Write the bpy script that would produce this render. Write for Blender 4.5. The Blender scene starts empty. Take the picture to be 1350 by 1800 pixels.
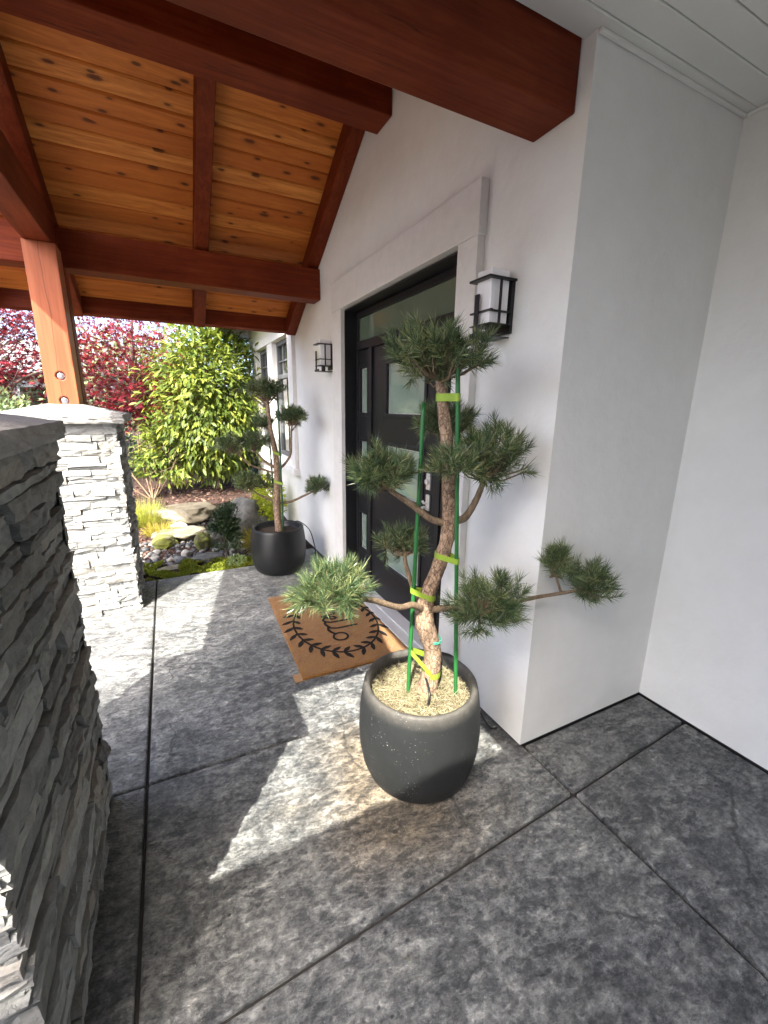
import bpy, bmesh, math, random
import numpy as np
from mathutils import Vector, Matrix, noise
rnd = random.Random(7)
R = math.radians
scene = bpy.context.scene
col = scene.collection

# ------------------------------------------------------------------ camera
cam_d = bpy.data.cameras.new('camera')
cam = bpy.data.objects.new('camera', cam_d); col.objects.link(cam); scene.camera = cam
cam_d.sensor_fit = 'VERTICAL'; cam_d.sensor_height = 36.0; cam_d.lens = 745 / 1800 * 36
cam_d.clip_start = 0.02; cam_d.clip_end = 800
cam.matrix_world = Matrix(((0.89415, 0.09504, -0.43758, 0), (-0.44755, 0.22095, -0.86654, 0),
                           (0.01433, 0.97065, 0.24010, 1.5), (0, 0, 0, 1)))
# columns = camera right, up, backwards
_f = Vector((0.4376, 0.8663, -0.2402)).normalized()
_r = Vector((0.8941, -0.4476, 0.0143)); _r = (_r - _f * _r.dot(_f)).normalized()
_u = _r.cross(_f)
cam.matrix_world = Matrix(((_r.x, _u.x, -_f.x, 0), (_r.y, _u.y, -_f.y, 0), (_r.z, _u.z, -_f.z, 1.5), (0, 0, 0, 1)))

# ------------------------------------------------------------------ light
SUN_EL, SUN_AZ = 50.0, Vector((0.629, 0.777))
travel = Vector((SUN_AZ.x * math.cos(R(SUN_EL)), SUN_AZ.y * math.cos(R(SUN_EL)), -math.sin(R(SUN_EL)))).normalized()
sun_d = bpy.data.lights.new('sun', 'SUN'); sun_d.energy = 2.0; sun_d.angle = R(0.5); sun_d.color = (1.0, 0.935, 0.83)
sun = bpy.data.objects.new('sun', sun_d); col.objects.link(sun)
sun.rotation_euler = travel.to_track_quat('-Z', 'Y').to_euler(); sun.location = (-6, -8, 12)
world = bpy.data.worlds.new('World'); scene.world = world; world.use_nodes = True
wn = world.node_tree; bg = wn.nodes['Background']; sky = wn.nodes.new('ShaderNodeTexSky')
sky.sky_type = 'NISHITA'; sky.sun_disc = False; sky.sun_elevation = R(SUN_EL)
sky.sun_rotation = math.atan2(-travel.x, -travel.y); sky.air_density = 0.5; sky.dust_density = 4.0; sky.ozone_density = 0.1
wn.links.new(sky.outputs[0], bg.inputs[0]); bg.inputs[1].default_value = 0.15
vs = scene.view_settings; vs.view_transform = 'Standard'; vs.look = 'None'; vs.gamma = 1.0; vs.use_curve_mapping = False
vs.exposure = 3.18
cy = scene.cycles; cy.max_bounces = 12; cy.diffuse_bounces = 7; cy.transparent_max_bounces = 8
cy.sample_clamp_indirect = 8.0

# ------------------------------------------------------------------ material helper
class Mt:
    def __init__(s, name, **kw):
        s.m = bpy.data.materials.new(name); s.m.use_nodes = True
        s.n = s.m.node_tree.nodes; s.l = s.m.node_tree.links; s.b = s.n['Principled BSDF']
        for k, v in kw.items(): s.set(k, v)
    def set(s, k, v):
        k = {'base': 'Base Color', 'rough': 'Roughness', 'metal': 'Metallic', 'spec': 'Specular IOR Level',
             'coat': 'Coat Weight', 'coatr': 'Coat Roughness', 'normal': 'Normal', 'trans': 'Transmission Weight',
             'ior': 'IOR', 'sheen': 'Sheen Weight'}.get(k, k)
        if isinstance(v, bpy.types.NodeSocket): s.l.new(v, s.b.inputs[k])
        else: s.b.inputs[k].default_value = (*v, 1) if isinstance(v, tuple) and len(v) == 3 else v
    def node(s, t, **kw):
        nd = s.n.new(t)
        for k, v in kw.items():
            if k in nd.inputs:
                if isinstance(v, bpy.types.NodeSocket): s.l.new(v, nd.inputs[k])
                else: nd.inputs[k].default_value = v
            else: setattr(nd, k, v)
        return nd
    def obj(s): return s.node('ShaderNodeTexCoord').outputs['Object']
    def rand(s): return s.node('ShaderNodeObjectInfo').outputs['Random']
    def island(s): return s.node('ShaderNodeNewGeometry').outputs['Random Per Island']
    def math(s, op, a, b=0.0):
        nd = s.node('ShaderNodeMath', operation=op)
        for i, v in enumerate((a, b)):
            if isinstance(v, bpy.types.NodeSocket): s.l.new(v, nd.inputs[i])
            else: nd.inputs[i].default_value = v
        return nd.outputs[0]
    def vmul(s, vec, xyz, add=None):
        nd = s.node('ShaderNodeVectorMath', operation='MULTIPLY'); s.l.new(vec, nd.inputs[0]); nd.inputs[1].default_value = xyz
        o = nd.outputs[0]
        if add is not None:
            a = s.node('ShaderNodeVectorMath', operation='ADD'); s.l.new(o, a.inputs[0])
            k = s.math('MULTIPLY', add, 37.0); s.l.new(k, a.inputs[1]); o = a.outputs[0]
        return o
    def noise(s, vec, scale, detail=5, rough=.55, dist=0.0):
        nd = s.node('ShaderNodeTexNoise'); s.l.new(vec, nd.inputs['Vector'])
        nd.inputs['Scale'].default_value = scale; nd.inputs['Detail'].default_value = detail
        nd.inputs['Roughness'].default_value = rough; nd.inputs['Distortion'].default_value = dist
        return nd.outputs['Fac']
    def voro(s, vec, scale, feature='F1', rnds=1.0, out='Distance'):
        nd = s.node('ShaderNodeTexVoronoi', feature=feature); s.l.new(vec, nd.inputs['Vector'])
        nd.inputs['Scale'].default_value = scale; nd.inputs['Randomness'].default_value = rnds
        return nd.outputs[out]
    def ramp(s, fac, stops, interp='LINEAR'):
        nd = s.node('ShaderNodeValToRGB'); cr = nd.color_ramp; cr.interpolation = interp
        while len(cr.elements) < len(stops): cr.elements.new(0.5)
        for e, (p, c) in zip(cr.elements, stops):
            e.position = p; e.color = (*c, 1) if isinstance(c, tuple) else (c, c, c, 1)
        s.l.new(fac, nd.inputs[0]); return nd.outputs[0]
    def mix(s, fac, a, b, mode='MIX'):
        nd = s.node('ShaderNodeMix', data_type='RGBA', blend_type=mode)
        for i, v in ((0, fac), (6, a), (7, b)):
            if isinstance(v, bpy.types.NodeSocket): s.l.new(v, nd.inputs[i])
            else: nd.inputs[i].default_value = (*v, 1) if isinstance(v, tuple) else v
        return nd.outputs[2]
    def bump(s, h, strength=.3, dist=.01, prev=None):
        nd = s.node('ShaderNodeBump'); s.l.new(h, nd.inputs['Height']); nd.inputs['Strength'].default_value = strength
        nd.inputs['Distance'].default_value = dist
        if prev is not None: s.l.new(prev, nd.inputs['Normal'])
        s.set('normal', nd.outputs[0]); return nd.outputs[0]

def simple(name, base, rough=.5, **kw): return Mt(name, base=base, rough=rough, **kw).m

def mk_stucco():
    t = Mt('white_stucco', rough=.85, spec=.25); o = t.obj()
    blotch = t.noise(o, 1.7, 4, .6); fine = t.noise(o, 9, 5, .6)
    c = t.ramp(blotch, [(.3, (.72, .73, .70)), (.7, (.775, .785, .755))])
    c = t.mix(t.ramp(fine, [(.35, .22), (.6, 0.0)]), c, (.66, .655, .61)); t.set('base', c)
    n0 = t.bump(t.noise(o, 3.2, 4, .55), .35, .03); n1 = t.bump(t.noise(o, 17, 4, .6), .22, .008, n0); t.bump(t.noise(o, 120, 4, .65), .32, .003, n1); return t.m
def mk_trim():
    t = Mt('painted_trim', rough=.8, spec=.25); o = t.obj()
    f = t.noise(o, 14, 6, .7)
    t.set('base', t.ramp(f, [(.3, (.665, .66, .625)), (.6, (.725, .72, .69))])); t.bump(t.noise(o, 90, 5, .7), .4, .004); return t.m
def mk_concrete():
    t = Mt('stamped_concrete', spec=.45); o = t.obj()
    big = t.noise(o, 1.5, 4, .55); mid = t.noise(t.vmul(o, (1, 1.3, 1)), 8, 11, .70)
    rot = t.node('ShaderNodeMapping'); t.l.new(o, rot.inputs[0]); rot.inputs['Rotation'].default_value = (0, 0, .6); rot.inputs['Scale'].default_value = (1, 1.7, 1)
    worm = t.noise(rot.outputs[0], 17, 10, .70, .12)
    fine = t.noise(t.vmul(o, (1, 1.25, 1)), 48, 5, .72); fleck = t.noise(o, 130, 3, .7)
    ridge = t.math('ABSOLUTE', t.math('SUBTRACT', worm, .515))
    vein = t.math('MULTIPLY', t.ramp(ridge, [(.0, 1.0), (.012, .5), (.03, 0.0)]), t.ramp(t.noise(o, 5, 4), [(.42, .15), (.6, 1.0)]))
    h = t.math('ADD', t.math('MULTIPLY', mid, .52), t.math('MULTIPLY', fine, .48))
    h2 = t.math('ADD', h, t.math('MULTIPLY', t.math('SUBTRACT', big, .5), .24))
    c = t.ramp(h2, [(.38, (.075, .081, .084)), (.45, (.150, .159, .160)), (.50, (.236, .245, .240)), (.55, (.345, .354, .338)), (.63, (.55, .555, .52))])
    wdark = t.math('MULTIPLY', t.ramp(worm, [(.37, .85), (.45, .62), (.52, 0.0)]), t.ramp(t.noise(o, 2.6, 5, .6), [(.38, .22), (.60, .92)]))
    c = t.mix(wdark, c, t.mix(fine, (.030, .035, .042), (.100, .107, .115)))
    pit = t.voro(t.vmul(o, (1, 1.3, 1)), 30); pm = t.math('MULTIPLY', t.ramp(pit, [(.14, .85), (.24, 0.0)]), t.ramp(t.noise(o, 3.7, 4), [(.52, 0.0), (.60, 1.0)])); c = t.mix(pm, c, (.034, .038, .044))
    c = t.mix(t.math('MULTIPLY', vein, .45), c, (.44, .445, .435))
    # brown water stains
    st = t.noise(o, 2.1, 5, .6, .3)
    geo = t.node('ShaderNodeVectorMath', operation='DISTANCE'); t.l.new(o, geo.inputs[0]); geo.inputs[1].default_value = (.68, 1.22, 0)
    near = t.math('SUBTRACT', 1.0, t.math('MULTIPLY', geo.outputs['Value'], 2.0))
    sm = t.ramp(t.math('ADD', t.math('MULTIPLY', st, .9), t.math('MULTIPLY', near, .55)), [(.50, 0.0), (.85, .9)])
    c = t.mix(sm, c, t.mix(1.0, c, (1.0, .80, .58), 'MULTIPLY'))
    sm2 = t.ramp(st, [(.6, 0.0), (.85, .4)])
    c = t.mix(sm2, c, t.mix(1.0, c, (.95, .86, .70), 'MULTIPLY'))
    c = t.mix(t.ramp(fleck, [(.64, 0.0), (.70, .7)]), c, (.62, .61, .58))
    wear = t.noise(o, .95, 4, .6); c = t.mix(1.0, c, t.ramp(wear, [(.32, .66), (.5, 1.0), (.68, 1.22)]), 'MULTIPLY')
    oi = t.node('ShaderNodeObjectInfo'); c = t.mix(1.0, c, oi.outputs['Color'], 'MULTIPLY')   # slab tone: uneven stain, with shade partly painted into the darker slabs
    # a few hairline cracks stamped in
    wv = t.node('ShaderNodeVectorMath', operation='ADD'); t.l.new(o, wv.inputs[0])
    wob = t.node('ShaderNodeTexNoise'); t.l.new(o, wob.inputs['Vector']); wob.inputs['Scale'].default_value = 6; wob.inputs['Detail'].default_value = 6
    wm = t.vmul(wob.outputs['Color'], (.16, .16, 0)); t.l.new(wm, wv.inputs[1])
    ed = t.voro(wv.outputs[0], 1.15, 'DISTANCE_TO_EDGE'); mask = t.noise(o, 1.9, 2)
    crack = t.math('MULTIPLY', t.ramp(ed, [(.0, 1.0), (.007, 0.0)]), t.ramp(mask, [(.48, 0.0), (.54, 1.0)]))
    c = t.mix(t.math('MULTIPLY', crack, .7), c, (.03, .03, .032)); t.set('base', c)
    t.set('rough', t.ramp(h, [(.35, .30), (.65, .52)]))
    n1 = t.bump(t.math('ADD', t.math('MULTIPLY', mid, .8), t.ramp(worm, [(.38, 0.0), (.49, .22), (.55, .32), (.7, .40)])), 1.0, .030); n2 = t.bump(fine, .55, .006, n1); t.bump(crack, -.6, .006, n2); return t.m
def mk_stone(name, lo, hi, tan):
    t = Mt(name, rough=.85, spec=.25); o = t.vmul(t.obj(), (1, 1, 1), t.rand()); r = t.rand()
    n = t.noise(t.vmul(o, (1, 1, 1.6)), 16, 7, .65, .6)
    c = t.ramp(n, [(.3, lo), (.68, hi)])
    c = t.mix(t.ramp(r, [(.0, 0.0), (.75, .1), (1., .5)]), c, tan)
    k = t.ramp(t.math('FRACT', t.math('MULTIPLY', r, 17.3)), [(0, .62), (1, 1.18)])
    c = t.mix(1.0, c, k, 'MULTIPLY'); t.set('base', c)
    n1 = t.bump(t.noise(t.vmul(o, (1, 1, 2.2)), 22, 5, .6, .8), .75, .014); t.bump(t.noise(o, 110, 4, .7), .35, .003, n1); return t.m
def mk_beam(axis):
    t = Mt('red_stained_timber', rough=.58, spec=.16); o = t.vmul(t.obj(), (1, 1, 1), t.rand())
    st = [22, 22, 22]; st[axis] = 1.1; v = t.vmul(o, tuple(st))
    n = t.noise(o, 2.6, 5, .6, .3); g = t.noise(v, 1.6, 7, .7, .5); pore = t.noise(t.vmul(o, tuple(x * 6 for x in st)), 1.0, 3, .6)
    f = t.math('ADD', t.math('MULTIPLY', n, .45), t.math('MULTIPLY', g, .55))
    c = t.ramp(f, [(.33, (.080, .0105, .0030)), (.5, (.145, .0235, .0060)), (.66, (.215, .045, .0125))])
    ck = [7, 7, 7]; ck[axis] = .35; crack = t.math('ABSOLUTE', t.math('SUBTRACT', t.noise(t.vmul(o, tuple(ck)), 1.0, 5, .55), .5))
    cm = t.math('MULTIPLY', t.ramp(crack, [(.0, 1.0), (.006, 0.0)]), t.ramp(t.noise(o, 1.8, 2), [(.52, 0.0), (.60, .8)]))
    c = t.mix(cm, c, (.02, .005, .002)); t.set('base', c)
    n1 = t.bump(g, .25, .003); n2 = t.bump(pore, .15, .0012, n1); t.bump(cm, -.5, .004, n2); return t.m
def mk_post():
    t = Mt('cedar_post', rough=.5, spec=.35); o = t.obj()
    n = t.noise(t.vmul(o, (28, 28, 1.3)), 1, 6, .65, .4)
    c = t.ramp(n, [(.3, (.235, .062, .025)), (.5, (.31, .088, .037)), (.75, (.37, .120, .054))])
    w = t.noise(t.vmul(o, (1, 1, .55)), 5, 3)
    xx = t.node('ShaderNodeSeparateXYZ'); t.l.new(o, xx.inputs[0])
    chk = t.math('ABSOLUTE', t.math('ADD', xx.outputs[0], t.math('MULTIPLY', t.math('SUBTRACT', w, .5), .05)))
    line = t.ramp(chk, [(.0, .75), (.0025, 0.0)])
    c = t.mix(line, c, (.06, .02, .01)); t.set('base', c); t.bump(n, .15, .003); return t.m
def mk_plank():
    t = Mt('pine_ceiling_board', rough=.5, spec=.2); r = t.rand(); o = t.vmul(t.obj(), (1, 1, 1), r)
    v = t.vmul(o, (1.1, 13, 13)); grain = t.noise(v, 2.2, 6, .65, .9)
    r2 = t.math('FRACT', t.math('MULTIPLY', r, 23.7))
    lo = t.ramp(r2, [(0, (.52, .150, .026)), (.5, (.66, .225, .042)), (1, (.76, .31, .070))])
    c = t.mix(t.ramp(grain, [(.36, 0.0), (.62, .8)]), lo, (.42, .115, .020))
    kv = t.vmul(o, (5.0, 13, 13)); vk = t.node('ShaderNodeTexVoronoi', voronoi_dimensions='2D'); t.l.new(kv, vk.inputs['Vector']); vk.inputs['Scale'].default_value = 1.0
    sepk = t.node('ShaderNodeSeparateColor'); t.l.new(vk.outputs['Color'], sepk.inputs[0]); k = t.math('ADD', t.math('ADD', t.math('MULTIPLY', vk.outputs['Distance'], t.ramp(sepk.outputs[1], [(0, .75), (.5, 1.6), (1, 1.0)])), t.math('MULTIPLY', t.ramp(sepk.outputs[0], [(.34, 0.0), (.46, 1.0)]), .5)), t.math('MULTIPLY', t.math('SUBTRACT', t.noise(o, 30, 3), .5), .09))
    kn = t.ramp(k, [(.06, 1.0), (.12, .85), (.17, .25), (.32, 0.0)])
    c = t.mix(t.math('MULTIPLY', kn, .92), c, (.090, .024, .007)); t.set('base', c); t.bump(grain, .1, .002); return t.m
def mk_pot(name, base, speck, rough):
    t = Mt(name, rough=rough, spec=.4); o = t.obj()
    n = t.noise(o, 7, 5, .6); c = t.ramp(n, [(.3, tuple(x * .8 for x in base)), (.7, tuple(x * 1.25 for x in base))])
    if speck:
        s = t.voro(o, 95); m = t.ramp(s, [(.10, 1.0), (.17, 0.0)]); msk = t.ramp(t.noise(o, 9, 4, .7), [(.52, 0.0), (.66, 1.0)])
        c = t.mix(t.math('MULTIPLY', t.math('MULTIPLY', m, msk), .8), c, (.42, .41, .38))
        sc = t.noise(t.vmul(o, (30, 30, 160)), 1, 3, .7); c = t.mix(t.ramp(sc, [(.7, 0.0), (.78, .35)]), c, (.25, .25, .24))
        sep = t.node('ShaderNodeSeparateXYZ'); t.l.new(o, sep.inputs[0])
        dust = t.math('MULTIPLY', t.ramp(sep.outputs[2], [(.37, 0.0), (.43, 1.0)]), t.noise(o, 30, 5, .7))
        c = t.mix(t.math('MULTIPLY', dust, .5), c, (.30, .28, .24))
        t.bump(t.noise(o, 60, 5, .7), .3, .003)
    t.set('base', c); return t.m
def mk_bark(name, a, b, sc=38, flake=0.0):
    t = Mt(name, rough=.9, spec=.2); o = t.obj(); n = t.noise(t.vmul(o, (1, 1, .45)), sc, 7, .7, 1.2)
    c = t.ramp(n, [(.32, a), (.62, b)])
    if flake:
        w_ = t.node('ShaderNodeVectorMath', operation='ADD'); nz = t.node('ShaderNodeTexNoise'); t.l.new(o, nz.inputs['Vector']); nz.inputs['Scale'].default_value = 40
        t.l.new(t.vmul(o, (1, 1, .5)), w_.inputs[0]); t.l.new(t.vmul(nz.outputs['Color'], (.02, .02, .02)), w_.inputs[1])
        e = t.voro(w_.outputs[0], 62, 'DISTANCE_TO_EDGE'); cr = t.ramp(e, [(.0, 1.0), (.12, 0.0)]); tone = t.voro(w_.outputs[0], 62, 'F1', 1.0, 'Color')
        c = t.mix(.35, c, t.mix(1.0, c, t.ramp(tone, [(0, (.6, .5, .45)), (1, (1.5, 1.3, 1.2))]), 'MULTIPLY')); c = t.mix(t.math('MULTIPLY', cr, .75), c, (.035, .022, .015))
        n0 = t.bump(cr, -flake, .008); t.set('base', c); t.bump(n, .7, .010, n0); return t.m
    t.set('base', c); t.bump(n, .9, .012); return t.m
def mk_leaf(name, cols, trans=.35, rough=.45, spec=.4, blotch=2.2):
    t = Mt(name, rough=rough, spec=spec); i = t.island(); o = t.obj()
    n = t.noise(o, blotch, 3); f = t.math('ADD', t.math('MULTIPLY', i, .65), t.math('MULTIPLY', n, .5))
    k = len(cols); c = t.ramp(f, [(.12 + .8 * j / (k - 1), cols[j]) for j in range(k)]); t.set('base', c)
    if trans:
        tr = t.node('ShaderNodeBsdfTranslucent'); t.l.new(t.mix(1.0, c, (1.35, 1.3, .8), 'MULTIPLY'), tr.inputs[0])
        ms = t.node('ShaderNodeMixShader'); ms.inputs[0].default_value = trans
        t.l.new(t.b.outputs[0], ms.inputs[1]); t.l.new(tr.outputs[0], ms.inputs[2])
        t.l.new(ms.outputs[0], t.n['Material Output'].inputs[0])
    return t.m
def mk_noise(name, stops, scale, rough=.85, bump=.5, bd=.01, detail=6, rand=False):
    t = Mt(name, rough=rough, spec=.3); o = t.obj(); v = t.vmul(o, (1, 1, 1), t.rand()) if rand else o
    n = t.noise(v, scale, detail, .65, .3); t.set('base', t.ramp(n, stops)); t.bump(n, bump, bd); return t.m
def mk_island(name, stops, rough=.6):
    t = Mt(name, rough=rough, spec=.35); t.set('base', t.ramp(t.island(), stops)); o = t.obj()
    t.bump(t.noise(o, 60, 3), .2, .004); return t.m
def mk_mat():
    t = Mt('coir', rough=.95, spec=.1, sheen=.2); o = t.obj()
    n = t.noise(o, 260, 3, .7); m = t.noise(o, 14, 5, .65)
    c = t.ramp(n, [(.3, (.13, .056, .010)), (.6, (.31, .145, .024)), (.8, (.45, .24, .055))])
    c = t.mix(t.ramp(m, [(.35, .45), (.65, 0.0)]), c, (.17, .066, .018)); t.set('base', c)
    t.bump(n, .9, .006); return t.m

M = dict(
    stucco=mk_stucco(), trim=mk_trim(), concrete=mk_concrete(),
    stone=mk_stone('ledge_stone', (.205, .216, .211), (.385, .40, .39), (.38, .34, .275)),
    cap=mk_stone('capstone', (.27, .275, .27), (.40, .405, .39), (.36, .35, .32)),
    beam=mk_beam(0), beamy=mk_beam(1), beamz=mk_beam(2), post=mk_post(), plank=mk_plank(),
    soffit=mk_noise('white_soffit', [(.3, (.70, .71, .665)), (.7, (.75, .755, .715))], 3, .5, .05, .004),
    black=mk_noise('black_paint', [(.3, (.012, .0125, .014)), (.7, (.017, .0175, .019))], 20, .38, .04, .002),
    blackmetal=mk_noise('black_metal', [(.3, (.010, .010, .011)), (.7, (.02, .02, .021))], 60, .42, .1, .001),
    steel=Mt('brushed_steel', base=(.80, .80, .78), rough=.34, metal=.7).m,
    bolt=Mt('bright_zinc', base=(.85, .86, .88), rough=.25, metal=1.0).m,
    opal=simple('opal_glass', (.86, .87, .88), .18, coat=.6),
    frost=None, window=None,
    winframe=mk_noise('grey_window_frame', [(.3, (.10, .11, .115)), (.7, (.13, .14, .145))], 20, .45, .05, .002),
    pot=mk_pot('charcoal_pot', (.0125, .0145, .015), True, .62), pot2=mk_pot('black_pot', (.0085, .0095, .010), False, .40),
    bark=mk_bark('pine_bark', (.13, .088, .058), (.40, .305, .22), 38, .7), twig=mk_bark('pine_twig', (.12, .085, .055), (.28, .21, .14), 60),
    treebark=mk_bark('garden_bark', (.07, .05, .042), (.2, .16, .13), 25),
    needle=mk_leaf('pine_needles', [(.020, .050, .024), (.046, .094, .042), (.100, .150, .060), (.33, .355, .16)], .2, .34, .6, 6),  # palest stop paints sunlit highlights onto random needles
    maple=mk_leaf('maple_leaf', [(.030, .003, .007), (.075, .006, .014), (.15, .012, .024), (.26, .03, .035)], .30, .6, .2, 1.4),
    laurel=mk_leaf('laurel_leaf', [(.022, .046, .010), (.068, .108, .018), (.14, .19, .028), (.25, .28, .05)], .34, .5, .3, 1.3),
    darkleaf=mk_leaf('hedge_leaf', [(.012, .030, .012), (.030, .062, .020), (.05, .095, .026)], .2, .45, .4, 1.5),
    paleleaf=mk_leaf('pale_leaf', [(.10, .14, .06), (.19, .235, .11), (.28, .31, .16)], .3, .6, .3, .7),
    conifer=mk_leaf('pale_conifer', [(.10, .16, .075), (.20, .28, .13), (.30, .36, .18)], .25, .6, .3, 1.4),
    yew=mk_leaf('yew_leaf', [(.014, .034, .016), (.03, .06, .024), (.07, .11, .04)], .15, .4, .5, 6),
    grass=mk_leaf('grass_blade', [(.13, .18, .03), (.26, .31, .055), (.40, .38, .10)], .35, .5, .3, 5),
    lime=mk_leaf('lime_leaf', [(.20, .30, .02), (.36, .44, .03), (.48, .50, .06)], .4, .45, .4, 4),
    fern=mk_leaf('fern_leaf', [(.20, .17, .03), (.33, .29, .05), (.42, .36, .09)], .35, .5, .3, 5),
    pale_cover=mk_leaf('ground_cover_leaf', [(.12, .22, .06), (.24, .34, .12), (.4, .46, .24)], .3, .5, .4, 6),
    moss=mk_leaf('moss_blade', [(.07, .11, .012), (.17, .21, .022), (.30, .32, .05)], .3, .7, .2, 5),
    soil=mk_noise('bark_mulch', [(.3, (.018, .010, .008)), (.55, (.052, .030, .023)), (.75, (.115, .07, .052))], 24, .95, 1.0, .03, 8),
    chip=mk_island('mulch_chip', [(0, (.030, .016, .012)), (.6, (.085, .045, .033)), (1, (.20, .13, .10))], .9),
    tan=mk_noise('tan_boulder', [(.3, (.10, .085, .055)), (.5, (.20, .18, .125)), (.72, (.31, .285, .22))], 7, .9, .9, .03, 8, True),
    greyrock=mk_noise('grey_boulder', [(.3, (.06, .06, .055)), (.5, (.14, .14, .128)), (.72, (.27, .26, .23))], 9, .9, .9, .025, 8, True),
    mossrock=mk_noise('mossy_boulder', [(.36, (.09, .085, .065)), (.50, (.13, .14, .04)), (.7, (.20, .235, .03))], 8, .95, .9, .02, 8, True),
    pebble=mk_island('river_pebble', [(0, (.03, .033, .037)), (.45, (.085, .09, .095)), (.75, (.17, .17, .16)), (.93, (.28, .27, .24)), (1, (.48, .46, .41))], .55),
    whitestone=mk_noise('white_cobble', [(.3, (.34, .33, .29)), (.7, (.48, .46, .42))], 18, .7, .2, .005),
    mulch=mk_island('dry_needle_mulch', [(0, (.10, .075, .042)), (.35, (.25, .205, .12)), (.7, (.36, .33, .20)), (.86, (.44, .42, .30)), (1, (.22, .29, .11))], .8),
    potsoil=mk_noise('potting_soil', [(.3, (.02, .014, .010)), (.7, (.08, .058, .04))], 60, .95, 1.0, .01),
    stake=simple('green_coated_stake', (.014, .115, .026), .45), darkstake=simple('dark_green_stake', (.012, .06, .02), .45),
    tie=mk_noise('lime_tie_tape', [(.3, (.185, .285, .028)), (.7, (.245, .36, .042))], 25, .5, .1, .002),
    string=simple('teal_twine', (.05, .28, .20), .7), tube=simple('black_tube', (.012, .012, .013), .4),
    coir=mk_mat(), print=mk_noise('black_print', [(.4, (.008, .007, .006)), (.7, (.022, .017, .012))], 200, .95, .6, .003),
    tag=mk_noise('mat_tag', [(.3, (.30, .17, .08)), (.7, (.38, .23, .12))], 90, .6, .2, .002),
    shingle=mk_noise('dark_shingle', [(.3, (.035, .035, .038)), (.7, (.075, .075, .08))], 30, .9, .4, .01),
    joint=simple('joint_grout', (.028, .026, .024), .95), sill=simple('aluminium_sill', (.52, .53, .54), .38),
    farwall=simple('grey_siding', (.30, .31, .32), .8), farroof=simple('grey_far_roof', (.22, .235, .25), .85),
    flash=simple('black_flashing', (.012, .012, .013), .5),
)
def mk_frost(name, a, b):
    t = Mt(name, rough=.05, spec=.7, coat=.6, coatr=.015); o = t.obj()
    n = t.noise(o, 3, 3); t.set('base', t.ramp(n, [(.3, a), (.7, b)])); return t.m
M['frost'] = mk_frost('frosted_green_glass', (.20, .28, .225), (.27, .36, .295))
M['transom'] = mk_frost('olive_transom_glass', (.105, .150, .105), (.135, .18, .125))
M['window'] = Mt('dark_window_glass', base=(.012, .020, .017), rough=.015, spec=.9, coat=1.0, coatr=.01).m

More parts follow.
